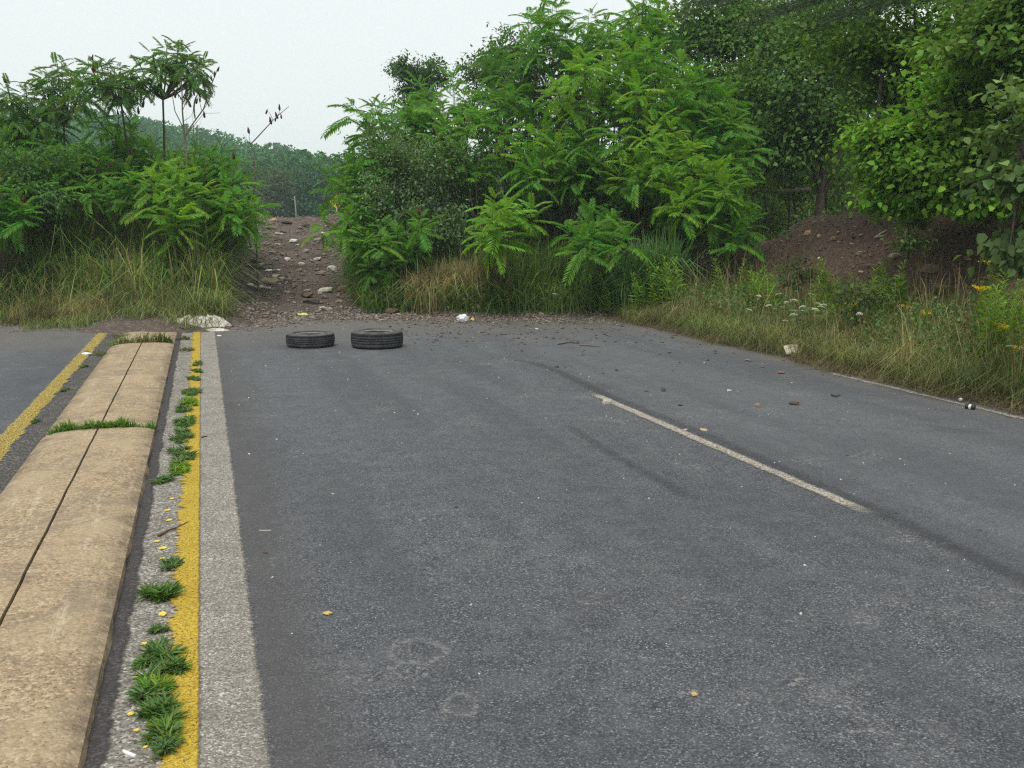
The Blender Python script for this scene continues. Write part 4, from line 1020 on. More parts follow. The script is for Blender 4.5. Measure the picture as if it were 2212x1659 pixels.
for a in ((410, 875, .12, 'weed on the yellow line between the bright ones and the grey row'), (388, 1018, .10, 'thin weed at the near end of the grey row'), (352, 1490, .12, 'weed between the biggest clump and the straggly one'), (350, 1600, .11, 'weed between the straggly one and the lowest clump'), (345, 1410, .10, 'weed on the upper side of the biggest clump'), (345, 1290, .15, 'bushy weed clump beside the yellow line, upper of the two big near ones'), (362, 1228, .10, 'smaller weed just above the bushy one by the yellow line'), (345, 1365, .045, 'tiny weed with a yellow paint flake beside it'), (345, 1452, .17, 'biggest weed clump, closest to the pebbly strip near the bottom'), (338, 1520, .13, 'weed merging with the lower side of the biggest clump'), (345, 1570, .14, 'straggly weed near the bottom edge of the picture'), (338, 1625, .13, 'lowest weed clump at the bottom edge of the picture'),
          (345, 1045, .11, 'weed beside the tar seam next to black chunks'), (392, 990, .15, 'spreading weed left of the yellow line, nearest of the far row'), (395, 950, .14, 'spreading weed in the middle of the far row by the yellow line'), (400, 915, .12, 'spreading weed at the far end of the grey row'), (398, 888, .10, 'small weed above the grey row beside the yellow line'), (415, 850, .13, 'bright leafy weed on the yellow line, nearest of four'), (420, 822, .10, 'bright leafy weed on the yellow line, second of four'), (424, 806, .08, 'bright leafy weed on the yellow line, third of four'), (425, 790, .09, 'bright leafy weed on the yellow line, farthest of four'),
          (140, 845, .07, 'small grassy tuft on the left faded yellow line'), (182, 795, .07, 'small tuft beside the faded left yellow line, farther up'), (75, 915, .05, 'tiny tuft in the left gutter near the left edge')):
    weed(a[0], a[1] , mat=random.choice(['weed_grey', 'weed', 'weed_grey', 'goldenrod']), flat=random.uniform(.15, .55), label=a[3], r=a[2] * (1.35 if a[1] < 1030 and a[0] > 300 else 1), sx=.7 if a[1] < 1030 else .9, sy=2.6 if a[1] < 1030 else 1.15)
for px, py, r, lb in ((225, 768, .22, 'green weed mass at the far left gutter of the median'), (250, 745, .25, 'weed heap against the far end of the left yellow line'), (395, 735, .22, 'weeds at the far right corner of the median'), (400, 760, .2, 'weeds beside the far end of the median slab'), (405, 712, .25, 'weed clump in front of the white cloth heap'), (265, 730, .22, 'weed clump where the left line meets the mound')):
    weed(px, py, r, lb, 'grass_mid', 120, .8)
def joint_grass(y, x0, x1, n, h, label, mat, name='joint_grass'):
    x = RNG.uniform(x0, x1, n); zz = np.interp(x, [m[0] for m in MED], [m[1] for m in MED])
    P = np.stack([x, y + RNG.normal(0, .018, n), zz - .03], 1)
    hs = RNG.uniform(*h, n) * (.5 + 1.2 * np.abs(vnoise(x * 7, x * 0 + y)) * 2)
    V, Fc = blades(P, hs + .03, RNG.random(n) * 6.283, np.abs(RNG.normal(.6, .35, n)), RNG.uniform(.005, .010, n), .4)
    obj(name, np_mesh(name, V, Fc, M[mat]), label=label, cat='grass', group='grass in the median joints')
joint_grass(7.86, -1.13, -.80, 380, (.03, .07), 'bright grass sprouting from the near slab joint, left half', 'moss_grass')
joint_grass(7.86, -.80, -.60, 420, (.05, .10), 'thickest bright grass tuft in the middle of the near slab joint', 'moss_grass')
joint_grass(7.86, -.60, -.40, 120, (.02, .05), 'thin grass at the right end of the near slab joint', 'moss_grass')
joint_grass(13.62, -1.15, -.42, 420, (.06, .16), 'dull grass growing along the far slab joint', 'grass_mid')

# ------------------------------------------------------------------ tyres
def revolve(prof, n, mat, name, notch=None):
    V = []; Fc = []; k = len(prof)
    for i in range(n):
        a = 2 * math.pi * i / n
        for j, (r, z) in enumerate(prof):
            q = r - (notch(i, j) if notch else 0)
            V.append((q * math.cos(a), q * math.sin(a), z))
    for i in range(n):
        for j in range(k - 1):
            a, b = i * k + j, ((i + 1) % n) * k + j
            Fc.append((a, b, b + 1, a + 1))
    return py_mesh(name, V, Fc, mat, True)
def tyre(px, py, R, W, label, rz, rim):
    p = G(px, py); t = thing('tyre', (p.x, p.y, .004), label, 'tyre', 'two tyres on the road', rz)
    hw = W * .40; prof = []
    grooves = [-.55, -.18, .18, .55]
    zs = [-hw]
    for g in grooves: zs += [hw * (g - .055), hw * (g - .05), hw * (g + .05), hw * (g + .055)]
    zs.append(hw)
    for z in zs:
        inside = any(abs(z / hw - g) < .0505 for g in grooves)
        crown = .010 * (1 - (z / hw) ** 2)
        prof.append((R - .010 + crown - (.0014 if inside else 0), W / 2 + z))
    nt = 144
    def notch(i, j):
        return .002 if (i % 4 == 0 and (j <= 1 or j >= len(prof) - 2)) else (.0012 if (i + j // 4 * 2) % 4 == 0 and j % 4 in (0, 1) else 0)
    obj('tread', revolve(prof, nt, M['rubber'], 'tread', notch), t)
    def side(s):
        q = [(R - .010, hw), (R - .022, hw + W * .06), (R - .045, W / 2 - .004), (R - .075, W / 2), (R - .10, W / 2 - .006), (rim + .022, W / 2 - .020), (rim + .012, W / 2 - .022)]
        q = [(r, W / 2 + s * z) for r, z in q]
        return q if s > 0 else q[::-1]
    obj('sidewall', revolve(side(1), 72, M['rubber_dusty'], 'sidewall'), t)
    obj('sidewall', revolve(side(-1), 72, M['rubber'], 'sidewall'), t)
    obj('bead', revolve([(rim + .0125, W - .0225), (rim + .004, W - .019), (rim - .002, W - .024), (rim, W - .036), (rim + .012, W - .046)], 72, M['rubber_bead'], 'bead'), t)
    obj('bead', revolve([(rim + .012, .046), (rim, .036), (rim - .002, .024), (rim + .004, .019), (rim + .0125, .0225)], 72, M['rubber'], 'bead'), t)
    obj('liner', revolve([(rim + .012, W - .046), (rim + .05, W - .03), (R - .045, W * .78), (R - .032, W * .5), (R - .045, W * .22), (rim + .05, .03), (rim + .012, .046)], 72, M['rubber'], 'liner'), t)
tyre(671, 748, .312, .172, 'left tyre lying flat on the road, slightly smaller', .3, .196)
tyre(815, 750, .334, .212, 'right tyre lying flat on the road, wider, with a dusty sidewall', 1.1, .205)

# ------------------------------------------------------------------ stones
def rock_mesh(k, pts=16):
    r = random.Random(k); bm = bmesh.new()
    for i in range(pts):
        v = Vector((r.gauss(0, 1), r.gauss(0, 1), r.gauss(0, 1))).normalized() * r.uniform(.75, 1.05)
        bm.verts.new((max(-.85, min(.85, v.x)), max(-.85, min(.85, v.y)), max(-.7, min(.7, v.z))))
    res = bmesh.ops.convex_hull(bm, input=bm.verts)
    bmesh.ops.delete(bm, geom=[e for e in res['geom_interior'] if isinstance(e, bmesh.types.BMVert)], context='VERTS')
    me = bpy.data.meshes.new('rock'); bm.to_mesh(me); bm.free(); return me
ROCKS = {}
def rock(px, py, wpx, asp, mat, label, group=None, depth=.8, name='stone'):
    p = G(px, py); D = math.hypot(p.x, p.y); w = wpx * D / F_PX / 2 * (1.2 if py < 690 and wpx > 13 else 1)
    key = (mat, random.randrange(6))
    if key not in ROCKS:
        me = rock_mesh(hash(key[1]) % 97 + key[1] * 13, 22); me.materials.append(M[mat]); ROCKS[key] = me
    h = w * asp
    return obj(name, ROCKS[key], loc=(p.x, p.y, p.z + h * .42), rot=(random.uniform(-.2, .2), random.uniform(-.2, .2), -YAW + random.uniform(-.35, .35)), sc=(w * 1.15, w * depth, h), label=label, cat='stone', group=group)
for a in ((580, 611, 36, .42, 'stone_tan', 'flat tan slab tilted on the left half of the dirt track'), (594, 600, 16, .6, 'stone_tan', 'small tan stone touching the flat tan slab'),
          (701, 630, 30, .42, 'stone_white', 'white flat stone in the middle of the dirt track'), (753, 630, 44, .42, 'stone_orange', 'orange sandstone rock at the right side of the track'),
          (718, 587, 22, .8, 'stone_white', 'rounded pale grey rock at the right side of the track, upper'), (737, 597, 16, .8, 'stone_grey', 'round grey stone just right of the pale rock'), (692, 593, 20, .55, 'stone_tan', 'buff stone left of the pale grey rock'),
          (670, 656, 32, .5, 'stone_dark', 'dark slab half buried at the foot of the track'), (660, 642, 28, .5, 'stone_brown', 'brown lump above the dark slab'), (701, 645, 16, .6, 'stone_grey', 'grey stone under the white flat stone'), (753, 643, 15, .6, 'stone_brown', 'small brown stone below the orange rock'),
          (545, 579, 18, .7, 'stone_brown', 'brown stone at the left edge of the track, upper'), (562, 580, 22, .7, 'stone_grey', 'grey stone at the left edge of the track, upper'), (553, 568, 24, .5, 'stone_dark', 'dark stone wedge at the upper left edge of the track'),
          (580, 587, 14, .35, 'stone_white', 'thin white chip on the left half of the track'), (605, 615, 6, .8, 'stone_white', 'bright white pebble right of the tan slab'), (848, 678, 27, .7, 'stone_brown', 'brown rock at the road end, right of the track'), (704, 671, 18, .6, 'stone_grey', 'grey stone where the track meets the road'),
          (961, 671, 11, .6, 'stone_white', 'small pale stone at the road end below the tussock'), (630, 646, 9, .6, 'stone_grey', 'pebble left of the dark slab'), (636, 655, 10, .6, 'stone_tan', 'tan pebble left of the dark slab'), (620, 483, 22, .4, 'stone_dark', 'dark stone lying on the crest of the track'), (590, 478, 14, .5, 'stone_orange', 'pinkish stone near the crest of the track'), (660, 490, 16, .5, 'stone_dark', 'dark stone just under the crest of the track'), (702, 474, 14, .6, 'stone_white', 'pale stone at the right end of the crest'),
          (600, 530, 12, .6, 'stone_tan', 'tan stone halfway up the track'), (660, 545, 14, .6, 'stone_grey', 'grey stone halfway up the track'), (540, 540, 14, .4, 'stone_grey', 'grey flake at the left edge, halfway up the track'),
          (1310, 872, 24, .75, 'stone_white', 'pale pointed stone on the far end of the lane line'), (1635, 880, 15, 1.1, 'stone_brown', 'upright reddish stone on the right lane'), (1715, 875, 25, .5, 'stone_brown', 'flat brown stone on the right lane'), (1575, 845, 11, .6, 'stone_white', 'small whitish stone on the right lane'), (1433, 846, 12, 1.2, 'stone_dark', 'dark upright stone on the right lane'), (1470, 878, 11, .6, 'stone_dark', 'dark stone between the lane line and the upright reddish stone'),
          (1520, 931, 20, .35, 'stone_tan', 'flat tan flake beside the lane line'), (1480, 929, 12, .3, 'stone_white', 'pale thin flake next to the lane line'), (985, 1098, 12, .55, 'stone_dark', 'dark stone alone in the middle of the near lane'), (1020, 732, 10, .6, 'stone_tan', 'small buff stone on the road behind the tyres'), (1160, 712, 9, .6, 'stone_white', 'small white stone near the dirt fringe on the right'), (1395, 847, 12, .4, 'stone_dark', 'dark flake left of the upright dark stone'), (1615, 780, 15, .5, 'stone_grey', 'flat grey stone at the edge of the right verge'),
          (318, 1012, 12, .7, 'stone_dark', 'black chunk on the right edge of the near slab'), (312, 1042, 11, .4, 'stone_dark', 'black flake below the black chunk by the tar seam'), (1830, 985, 8, .6, 'stone_dark', 'black pebble on the right lane near the right edge'), (2115, 1148, 10, .5, 'stone_dark', 'black stone on the right lane, lower right'), (1935, 1110, 7, .5, 'stone_dark', 'tiny black stone below the lane line end')):
    rock(*a)
for a in ((2010, 585, 38, .5, 'stone_brown', 'large tilted pinkish rock on the dirt bank'), (1935, 558, 26, .5, 'stone_tan', 'buff stone left of the large tilted rock'), (2040, 632, 44, .6, 'stone_brown', 'biggest dull boulder at the foot of the dirt bank'), (1965, 545, 18, .6, 'stone_tan', 'buff stone uphill of the large tilted rock'), (2150, 540, 26, .7, 'stone_dark', 'dull rock in the shade at the right end of the bank'), (1905, 515, 14, .5, 'stone_brown', 'small flat stone high on the bank'), (1880, 575, 16, .5, 'stone_brown', 'small stone low on the bank'), (1840, 530, 12, .6, 'stone_tan', 'small tan stone left on the bank'), (1770, 560, 10, .7, 'stone_white', 'small pale stone at the left shoulder of the bank'), (2090, 560, 16, .5, 'stone_brown', 'flat stone right of the large tilted rock'), (1745, 508, 14, .9, 'stone_orange', 'reddish broken brick piece on the left shoulder of the bank'), (1770, 515, 11, 1, 'stone_orange', 'second reddish broken piece on the left shoulder of the bank'), (1800, 520, 12, .9, 'stone_orange', 'third reddish broken piece, rightmost on the shoulder')):
    rock(*a)
for i in range(22):
    px, py = random.gauss(1546, 20), random.uniform(552, 612)
    rock(px + (py - 580) * .4, py, random.uniform(8, 18), .45, 'stone_grey', 'pale broken concrete piece in the rubble heap right of the thicket', 'rubble heap right of the thicket', name='rubble')
for i in range(70):
    u = random.random(); py = 480 + 190 * u ** .8; c = np.interp(py, [470, 560, 680], [640, 628, 655]); hw = np.interp(py, [470, 560, 680], [60, 110, 150])
    rock(c + random.uniform(-hw, hw), py, random.uniform(6, 17), .55, random.choice(['stone_grey', 'stone_grey', 'stone_tan', 'stone_white', 'stone_brown']), 'small stone lying on the dirt track among the gravel', 'small stones on the dirt track')
for i in range(36):
    px = random.uniform(800, 1290); rock(px, random.uniform(676, 694), random.uniform(5, 13), .5, random.choice(['stone_grey', 'stone_tan', 'stone_brown']), 'small stone in the dirt fringe at the road end', 'small stones in the dirt fringe')
for i in range(40):
    rock(random.uniform(1780, 2100), random.uniform(480, 640), random.uniform(5, 14), .5, random.choice(['stone_brown', 'stone_brown', 'stone_tan', 'stone_dark']), 'small stone on the bare dirt bank', 'small stones on the bank')
def gravel(name, label, xy, s0, s1, mat):
    n = len(xy); z = np.maximum(terrain(xy[:, 0], xy[:, 1]), np.where((xy[:, 1] < 19.4) & (xy[:, 0] < 6.9) & (xy[:, 0] > -8.5), 0, -9))
    s = s0 * (s1 / s0) ** (RNG.random(n) ** 1.8)
    P = np.stack([xy[:, 0], xy[:, 1], z + s * .2], 1)
    base = np.array([[1, 0, 0], [0, 1, 0], [-1, 0, 0], [0, -1, 0], [0, 0, .6], [0, 0, -.6]])
    V = base[None] * (RNG.uniform(.6, 1.3, (n, 6, 1))) * s[:, None, None]
    a = RNG.random(n) * 6.283; c, q = np.cos(a)[:, None], np.sin(a)[:, None]
    V = np.stack([V[..., 0] * c - V[..., 1] * q, V[..., 0] * q + V[..., 1] * c, V[..., 2] + .2 * V[..., 0]], -1) + P[:, None]
    f = np.array([[0, 1, 4], [1, 2, 4], [2, 3, 4], [3, 0, 4], [1, 0, 5], [2, 1, 5], [3, 2, 5], [0, 3, 5]])
    return obj(name, np_mesh(name, V.reshape(-1, 3), (np.arange(n)[:, None, None] * 6 + f[None]).reshape(-1, 3), M[mat]), label=label, cat='gravel', kind='stuff')
def pts(n, fn):
    def f(m):
        q = fn(m); return q
    return scatter(n, f)
def path_pts(m):
    y = RNG.uniform(16.5, 31.5, m); x = RNG.uniform(-.6, 5, m); k = path_mask(x, y) * (.1 + 2.2 * np.maximum(0, fbm(x * 1.2, y * 1.2) + .05) + .5 * ss(.4, 1.0, np.abs(x - np.interp(y, [17, 30], [1.75, 2.65])))) > RNG.random(m); return np.stack([x[k], y[k]], 1)
gravel('gravel', 'loose gravel strewn over the dirt track', pts(8000, path_pts), .010, .06, 'gravel')
def fringe_pts(m):
    x = RNG.uniform(.2, 6.8, m); y = e_of(x) + RNG.normal(-.1, .5, m); return np.stack([x, y], 1)
gravel('gravel', 'pebble fringe where the dirt spills onto the road', pts(6500, fringe_pts), .007, .042, 'gravel')
def road_pts(m):
    x = RNG.uniform(2.6, 6.4, m); y = 16.6 - np.abs(RNG.normal(0, 3.0, m)); k = (y > 7.5) & (ss(1.0, 4.5, x + (y - 12) * .6) > RNG.random(m)); return np.stack([x[k], y[k]], 1)
gravel('gravel', 'pebbles scattered over the far right lane', pts(1300, road_pts), .006, .032, 'gravel_dark')
def road2(m):
    return np.stack([RNG.uniform(.2, 6.3, m), RNG.uniform(3, 16, m)], 1)
gravel('gravel', 'sparse tiny pale grit on the road surface', pts(420, road2), .004, .012, 'stone_white')
gravel('gravel', 'dark and pale bits along the left road end', pts(900, lambda m: np.stack([(lambda x: x)(RNG.uniform(-5, -.2, m)), RNG.uniform(16.0, 18.0, m)], 1)), .006, .03, 'gravel')
gravel('gravel', 'stones and clods over the bare bank', pts(5000, lambda m: np.stack([RNG.uniform(7.6, 11.5, m), RNG.uniform(8, 18, m)], 1)), .008, .045, 'gravel_dark')

# ------------------------------------------------------------------ litter
def crumple(name, label, loc, sx, sy, h, mat, seed, rz=0, n=26, fold=5.0, cat='litter', group=None, parent=None):
    V = []; Fc = []
    for i in range(n + 1):
        for j in range(n + 1):
            u, v = i / n * 2 - 1, j / n * 2 - 1
            q = max(abs(u), abs(v)); e = 1 + .35 * float(fbm(u * 1.5 + seed, v * 1.5))
            ridge = abs(float(fbm(u * fold * .5 + seed * 3.1, v * fold * .5 + 2, 3))) * 1.5
            z = h * max(0, (1 - q ** 2.2)) * (.35 + 1.15 * (1 - ridge)) * .8 + .002
            V.append((u * sx * e, v * sy * e, max(0.0, z) + h * .12 * abs(float(vnoise(u * 9 + seed, v * 9)))))
    for i in range(n):
        for j in range(n):
            a = i * (n + 1) + j; Fc.append((a, a + n + 1, a + n + 2, a + 1))
    return obj(name, py_mesh(name, V, Fc, M[mat], False), parent, loc, (0, 0, rz), 1, None if parent else label, None if parent else cat, group)
p = G(445, 703)
crumple('crumpled_cloth', 'dirty white crumpled cloth heap at the far end of the median', (p.x, p.y - .05, p.z - .01), .36, .22, .15, 'cloth_white', 3, .1, 44, 8.0)
p = G(405, 697); crumple('crumpled_cloth', 'smaller dirty white cloth piece left of the white heap', (p.x, p.y, p.z - .01), .17, .12, .10, 'cloth_white', 9, .4)
p = G(505, 702); crumple('crumpled_cloth', 'dark sodden cloth lying right of the white heap', (p.x, p.y - .05, p.z - .01), .30, .17, .11, 'cloth_dark', 5, -.1)
p = G(425, 718); crumple('crumpled_cloth', 'dark rag under the front of the white heap', (p.x, p.y, p.z), .17, .07, .05, 'cloth_dark', 6, .1)
p = G(460, 716); crumple('crumpled_cloth', 'thin white rag strip trailing in front of the heap', (p.x + .05, p.y, p.z), .16, .05, .04, 'cloth_white', 8, -.15)
def plank(px, py, lpx, w, th, rz, mat, label, tilt=0.0, cat='wood', name='wood_piece', group=None):
    p = G(px, py); L = lpx * math.hypot(p.x, p.y) / F_PX
    bm = bmesh.new(); bmesh.ops.create_cube(bm, size=1)
    for v in bm.verts: v.co.x *= L * (1 + .06 * random.uniform(-1, 1)); v.co.y *= w * random.uniform(.8, 1.1); v.co.z *= th
    bmesh.ops.bevel(bm, geom=list(bm.edges), offset=min(th, w) * .15, segments=1, affect='EDGES')
    me = bpy.data.meshes.new(name); bm.to_mesh(me); bm.free(); me.materials.append(M[mat])
    return obj(name, me, None, (p.x, p.y, p.z + th / 2 + abs(math.sin(tilt)) * L / 2), (0, tilt, rz), 1, label, cat, group)
plank(466, 690, 20, .06, .02, .3, 'bleached', 'pale broken slat behind the white heap, leftmost', .12)
plank(484, 686, 20, .05, .02, .5, 'bleached', 'pale broken slat tilted up behind the white heap', .2)
plank(491, 694, 16, .06, .02, -.2, 'paper_beige', 'short buff slat right of the white heap')
plank(506, 697, 11, .06, .02, 0, 'paper_beige', 'small buff block right of the short slat')
plank(462, 680, 18, .05, .02, -.1, 'bleached', 'greenish slat in the grass behind the white heap')
plank(573, 1149, 27, .012, .005, -.28, 'bleached', 'white stick lying on the near lane beside the pale strip', 0, 'stick', 'stick')
plank(650, 682, 30, .11, .022, -.3, 'green_pack', 'flat green and yellow carton at the road end', .05, 'litter', 'carton')
p = G(650, 681); obj('yellow_carton', py_mesh('yellow_carton', [(-.11, -.01, 0), (.11, -.01, 0), (.11, .02, .012), (-.11, .02, .012), (-.11, -.01, .004), (.11, -.01, .004), (.11, .02, .016), (-.11, .02, .016)], [(0, 3, 2, 1), (4, 5, 6, 7), (0, 1, 5, 4), (1, 2, 6, 5), (2, 3, 7, 6), (3, 0, 4, 7)], M['paper_yellow']), None, (p.x, p.y + .07, p.z + .012), (0, 0, -.3), 1, 'yellow flap standing behind the green carton', 'litter')
def twig(pl, r, label, mat='dead_wood', lift=.012, name='twig', cat='twig'):
    P = [G(*q) for q in pl]; b = P[0]; tb = Tubes(5)
    q = [x - b + Vector((0, 0, lift)) for x in P]
    tb.add(q, [r * (1 - .5 * i / (len(q) - 1)) for i in range(len(q))])
    obj(name, tb.mesh(name, M[mat]), None, b, (0, 0, 0), 1, label, cat)
twig([(342, 1163), (365, 1152), (385, 1147), (407, 1135)], .006, 'brown twig lying across the yellow line', 'rust_stem')
twig([(1205, 745), (1222, 742), (1238, 741), (1250, 744)], .012, 'forked grey stick on the road, left piece', 'dead_wood')
twig([(1252, 748), (1272, 748), (1296, 751)], .012, 'grey stick on the road, right piece', 'dead_wood')
twig([(1232, 742), (1238, 737), (1242, 735)], .007, 'short fork of the grey stick on the road', 'dead_wood', .05)
twig([(1240, 655), (1256, 664), (1268, 680)], .010, 'pale bent branch lying out of the grass at the road end', 'bleached', .03)
twig([(1262, 660), (1290, 657), (1310, 655)], .012, 'pale branch in the grass right of the bent one', 'bleached', .05)
twig([(1168, 690), (1190, 698), (1200, 696)], .009, 'thin stick in the dirt fringe', 'bleached', .01)
twig([(600, 690), (618, 688), (632, 690)], .012, 'dark twigs left of the green carton', 'dead_wood', .01)
twig([(322, 908), (332, 912), (328, 905)], .006, 'dark twig on the right side of the far slab', 'dead_wood')
twig([(1796, 856), (1805, 860), (1815, 856)], .008, 'curved dark strip on the right lane', 'sign_black')
twig([(2170, 900), (2190, 905), (2208, 902)], .006, 'frayed pale string on the edge line at the right', 'bleached', .008)
twig([(1890, 520), (1905, 512), (1916, 505)], .02, 'pale stick on the upper dirt bank', 'bleached', .03)
twig([(2105, 500), (2130, 480), (2160, 465)], .02, 'dark stick on the shady end of the bank', 'dead_wood', .04)
twig([(1618, 568), (1640, 556), (1656, 548)], .03, 'black charred log in the gap right of the thicket', 'sign_black', .04, 'log', 'log')
twig([(436, 949), (448, 946)], .006, 'dark chip on the pale strip beside the yellow line', 'sign_black', .01)
# fallen pale pole in the wood, hung between saplings
def pole(a, b, r, mat, label):
    tb = Tubes(6); m = (a + b) / 2 + Vector((0, 0, -.03)); tb.add([Vector(), m - a, b - a], [r, r * .9, r * .6])
    obj('fallen_pole', tb.mesh('fallen_pole', M[mat]), None, a, (0, 0, 0), 1, label, 'pole')
pole(at(1752, 408, 22.6), at(1632, 412, 22.8), .035, 'bleached', 'pale fallen pole lying level between the saplings')
pole(foot(1747, 21.5), at(1748, 452, 21.5), .014, 'bark_pale', 'short pale stake at the foot of the slim tree')
def bag(px, py, w, h, mat, label, seed, cat='litter', name='plastic_bag'):
    p = G(px, py); k = math.hypot(p.x, p.y) / F_PX; r = random.Random(seed); bm = bmesh.new()
    bmesh.ops.create_icosphere(bm, subdivisions=3, radius=1)
    for v in bm.verts:
        d = v.co.normalized(); q = .78 + .5 * abs(float(fbm(d.x * 2.2 + seed, d.y * 2.2 + d.z * 1.7, 3))) + .25 * float(vnoise(d.x * 3 + seed * 2, d.z * 3 + d.y))
        v.co = Vector((d.x * q * w * k / 2, d.y * q * w * k * .4, max(0, (d.z * q * .5 + .42)) * h * k))
    me = bpy.data.meshes.new(name); bm.to_mesh(me); bm.free(); me.materials.append(M[mat])
    return obj(name, me, None, (p.x, p.y, p.z), (0, 0, -YAW), 1, label, cat)
bag(999, 697, 28, 21, 'plastic_white', 'white crumpled bag on the dirt fringe right of the tyres', 4)
bag(1021, 694, 10, 8, 'paper_yellow', 'small yellow scrap right of the white bag', 5, 'litter', 'scrap')
bag(904, 671, 15, 9, 'plastic_pink', 'pinkish purple wrapper at the grass edge', 6, 'litter', 'wrapper')
bag(922, 670, 13, 10, 'plastic_white', 'white lump of litter right of the pink wrapper', 7, 'litter', 'scrap')
bag(827, 620, 13, 11, 'plastic_white', 'white plastic scrap caught in the grass by the track', 8, 'litter', 'scrap')
bag(843, 723, 15, 6, 'plastic_white', 'white scrap lying behind the right tyre', 9, 'litter', 'scrap')
bag(474, 728, 12, 4, 'plastic_white', 'white scrap on the pale strip near the cloth heap', 10, 'litter', 'scrap')
bag(186, 768, 22, 7, 'plastic_white', 'white and red wrapper at the end of the left yellow line', 11, 'litter', 'wrapper')
bag(188, 764, 9, 7, 'red_print', 'red end of the wrapper on the left yellow line', 12, 'litter', 'wrapper')
bag(1687, 807, 16, 6, 'red_print', 'reddish flattened wrapper on the right lane', 13, 'litter', 'wrapper')
bag(708, 1333, 24, 8, 'leaf_yellow', 'dead yellow leaf on the near lane', 14, 'leaf', 'dead_leaf')
bag(1500, 1508, 18, 9, 'leaf_yellow', 'curled pale leaf on the near right of the road', 15, 'leaf', 'dead_leaf')
bag(573, 1196, 10, 4, 'rust_stem', 'small brown leaf scrap on the near lane', 16, 'leaf', 'dead_leaf')
bag(1950, 828, 26, 5, 'plastic_white', 'white strip of litter at the edge of the verge', 17, 'litter', 'scrap')
bag(10, 497, 44, 26, 'plastic_white', 'pale patch of unknown kind in the grass at the left edge', 18, 'litter', 'scrap')  # stand-in lump for a pale glimpse whose nature is unknown
bag(2075, 868, 10, 8, 'plastic_white', 'white bit of litter on the verge near the edge line', 19, 'litter', 'scrap')
def cup(px, py, L, r0, r1, mat, label, rz, name='paper_cup', band=None):
    p = G(px, py); prof = [(0, 0), (r0, 0), (r0 * 1.02, .004), (r1, L), (r1 * 1.06, L + .004), (r1 * .94, L), (r0 * .9, .012), (0, .012)]
    me = revolve(prof, 16, M[mat], name)
    t = thing(name, (p.x, p.y, p.z + r1), label, 'litter', None, rz)
    obj('wall', me, t, (0, 0, 0), (0, math.pi / 2, 0))
    if band: obj('band', revolve([(r0 * 1.03, L * .35), (r1 * 1.02, L * .65)], 16, M[band], 'band'), t, (0, 0, 0), (0, math.pi / 2, 0))
cup(1018, 672, .13, .04, .055, 'paper_beige', 'beige paper cup lying on its side at the grass edge', .2)
cup(2105, 886, .07, .021, .021, 'sign_black', 'dark crushed can with a white band on the edge line', 2.0, 'drink_can', 'plastic_white')
cup(293, 1645, .05, .006, .006, 'plastic_white', 'white cigarette end by the lowest weed', 2.3, 'cigarette_end')
# foam egg carton
def carton():
    p = G(1716, 770); t = thing('egg_carton', (p.x, p.y, p.z + .03), 'torn cream foam egg carton lying in the verge grass', 'litter', None, -YAW + .1)
    t.rotation_euler = (.65, -.12, -YAW + .05)
    nx, ny = 36, 24; V = []; Fc = []
    for j in range(ny + 1):
        for i in range(nx + 1):
            u, v = i / nx, j / ny
            m = min(u, v, 1 - u, 1 - v)
            cups = .5 * (abs(math.sin(u * math.pi * 4)) * abs(math.sin(v * math.pi * 3))) ** .7
            z = .045 * cups * float(ss(.02, .10, m)) + .012 * float(fbm(u * 5, v * 5))
            V.append(((u - .5) * .165, v * .135, z))
    for j in range(ny):
        for i in range(nx):
            a = j * (nx + 1) + i
            if float(vnoise(i * .42 + 3, j * .42)) < -.36 and 3 < i < nx - 3 and j < ny - 5: continue
            Fc.append((a, a + 1, a + nx + 2, a + nx + 1))
    o = obj('tray', py_mesh('tray', V, Fc, M['foam'], True), t)
    md = o.modifiers.new('thickness', 'SOLIDIFY'); md.thickness = .004
    tb = Tubes(6); c = [(-.085, 0, 0), (-.088, .06, .006), (-.085, .138, .0), (-.02, .142, .006), (.05, .142, 0), (.085, .138, .004), (.088, .07, 0), (.085, 0, 0)]
    tb.add(c, [.008] * len(c)); obj('rim', tb.mesh('rim', M['foam']), t)
carton()
# yellow paint flakes on the pebbly strip
flake = []
for i, (px, py, w) in enumerate(((352, 1188, 20), (340, 1176, 12), (350, 1212, 14), (352, 1338, 26), (340, 1365, 18), (312, 1403, 14), (333, 1392, 14), (297, 1470, 12), (300, 1500, 14), (302, 1530, 18), (285, 1558, 20), (296, 1583, 14), (315, 1622, 12), (268, 1632, 12), (362, 1106, 12), (372, 1080, 10), (366, 1128, 14))):
    p = G(px, py); k = w * math.hypot(p.x, p.y) / F_PX / 2; m = 9
    V = [(k * random.uniform(.5, 1.1) * math.cos(a * 6.283 / m), k * 1.1 * random.uniform(.5, 1.2) * math.sin(a * 6.283 / m), 0) for a in range(m)]
    V += [(x * .9, y * .9, .003) for x, y, z in V]
    Fc = [tuple(range(m, 2 * m))] + [(a, (a + 1) % m, m + (a + 1) % m, m + a) for a in range(m)]
    obj('paint_flake', py_mesh('paint_flake', V, Fc, M['paper_yellow']), None, (p.x, p.y, .0075), (0, 0, random.random() * 6), 1, 'loose yellow paint flake on the pebbly strip left of the yellow line', 'paint flake', 'yellow paint flakes')

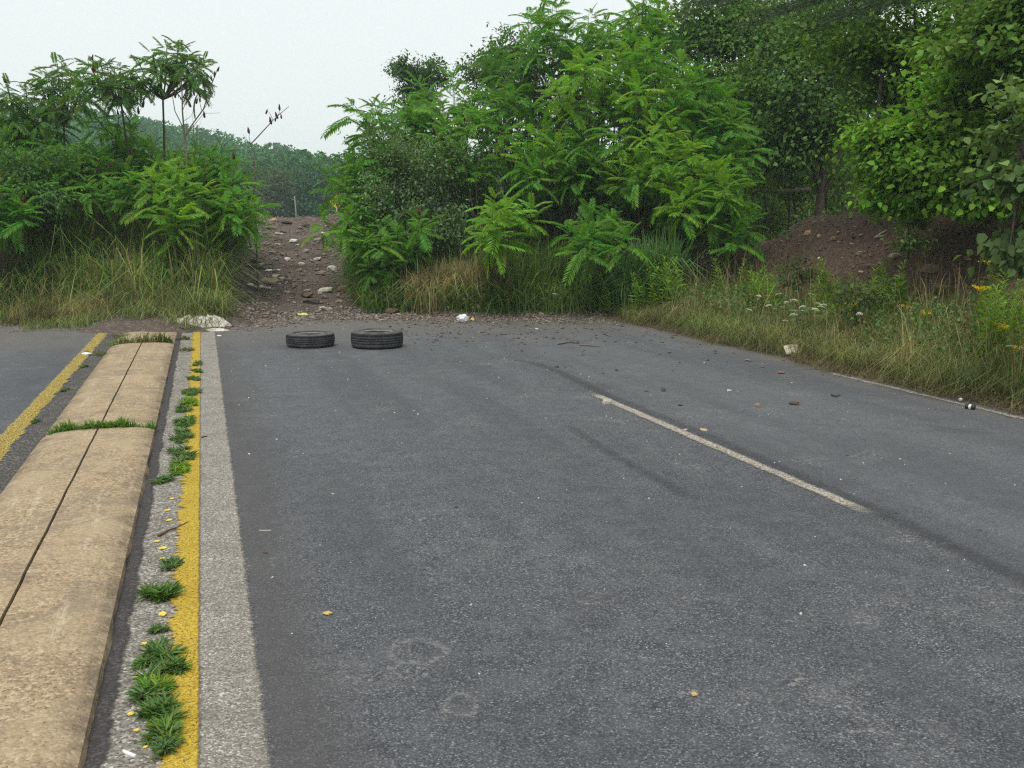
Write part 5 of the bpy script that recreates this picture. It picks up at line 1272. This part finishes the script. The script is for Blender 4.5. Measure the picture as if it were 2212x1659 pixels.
# ------------------------------------------------------------------ things beyond the crest
def sign():
    c = at(727, 436, 62); g = tz(c.x, c.y)
    t = thing('warning_sign', (c.x, c.y, g), 'yellow diamond warning sign half hidden behind the thicket left edge', 'sign', None, -.12)
    h = c.z - g; s = .43
    tb = Tubes(6); tb.add([(0, .04, -.3), (0, .04, h + .3)], [.035, .035]); obj('post', tb.mesh('post', M['metal']), t)
    V = [(0, 0, h - s), (s, 0, h), (0, 0, h + s), (-s, 0, h)]; V += [(x, .015, z) for x, y, z in V]
    obj('panel', py_mesh('panel', V, [(0, 1, 2, 3), (7, 6, 5, 4), (0, 4, 5, 1), (1, 5, 6, 2), (2, 6, 7, 3), (3, 7, 4, 0)], M['sign_yellow']), t)
    def q(pts): return [(x, -.006, h + z) for x, z in pts]
    V = q([(-.04, -.24), (.04, -.24), (.04, .02), (-.04, .02), (-.12, .02), (.12, .02), (0, .2)])
    obj('arrow', py_mesh('arrow', V, [(0, 1, 2, 3), (4, 5, 6)], M['sign_black']), t)
sign()
pb = at(641, 470, 88)
def dead_trunk():
    g = tz(pb.x, pb.y); t = Tubes(6); top = at(640, 424, 88)
    t.add([(0, 0, -.3), (-.05, 0, (top.z - g) * .6), (-.12, 0, top.z - g)], [.07, .06, .04])
    obj('dead_tree', t.mesh('dead_tree', M['bark_pale']), None, (pb.x, pb.y, g), (0, 0, 0), 1, 'thin pale dead trunk standing beyond the crest of the track', 'tree trunk')
dead_trunk()
for px, D, ht, lb in ((585, 96, 400, 'dull brownish tree beyond the crest, left end of the gap'), (625, 100, 395, 'green tree beyond the crest behind the pale dead trunk'), (672, 98, 385, 'green tree beyond the crest right of the pale dead trunk'), (715, 102, 380, 'green tree beyond the crest at the right end of the gap'), (540, 104, 390, 'tree beyond the left mound near the gap')):
    k = D / F_PX; f = foot(px, D)
    broad_tree('distant_tree', lb, f, [(at(px, ht, D), (1.5, 1.2, 1.5)), (at(px - 12, ht + 40, D), (1.6, 1.2, 1.6)), (at(px + 14, ht + 55, D), (1.6, 1.2, 1.8))], 20, 55, .45, .34, (.055, .135, .05) if px != 585 else (.085, .105, .05), group='trees just beyond the crest', trunk_r=.12)

# ------------------------------------------------------------------ haze over the whole place
def haze():
    bm = bmesh.new(); bmesh.ops.create_cube(bm, size=1)
    me = bpy.data.meshes.new('haze'); bm.to_mesh(me); bm.free()
    m = bpy.data.materials.new('haze'); m.use_nodes = True; t = m.node_tree; t.nodes.clear()
    o = t.nodes.new('ShaderNodeOutputMaterial'); v = t.nodes.new('ShaderNodeVolumePrincipled')
    v.inputs['Color'].default_value = (.74, .95, .93, 1); v.inputs['Density'].default_value = .00095; v.inputs['Anisotropy'].default_value = .1
    t.links.new(v.outputs[0], o.inputs['Volume']); me.materials.append(m)
    h = obj('haze', me, None, (0, 320, 14.5), (0, 0, 0), (1060, 780, 35), kind='stuff', label='pale summer haze over the whole place', cat='haze')
haze()
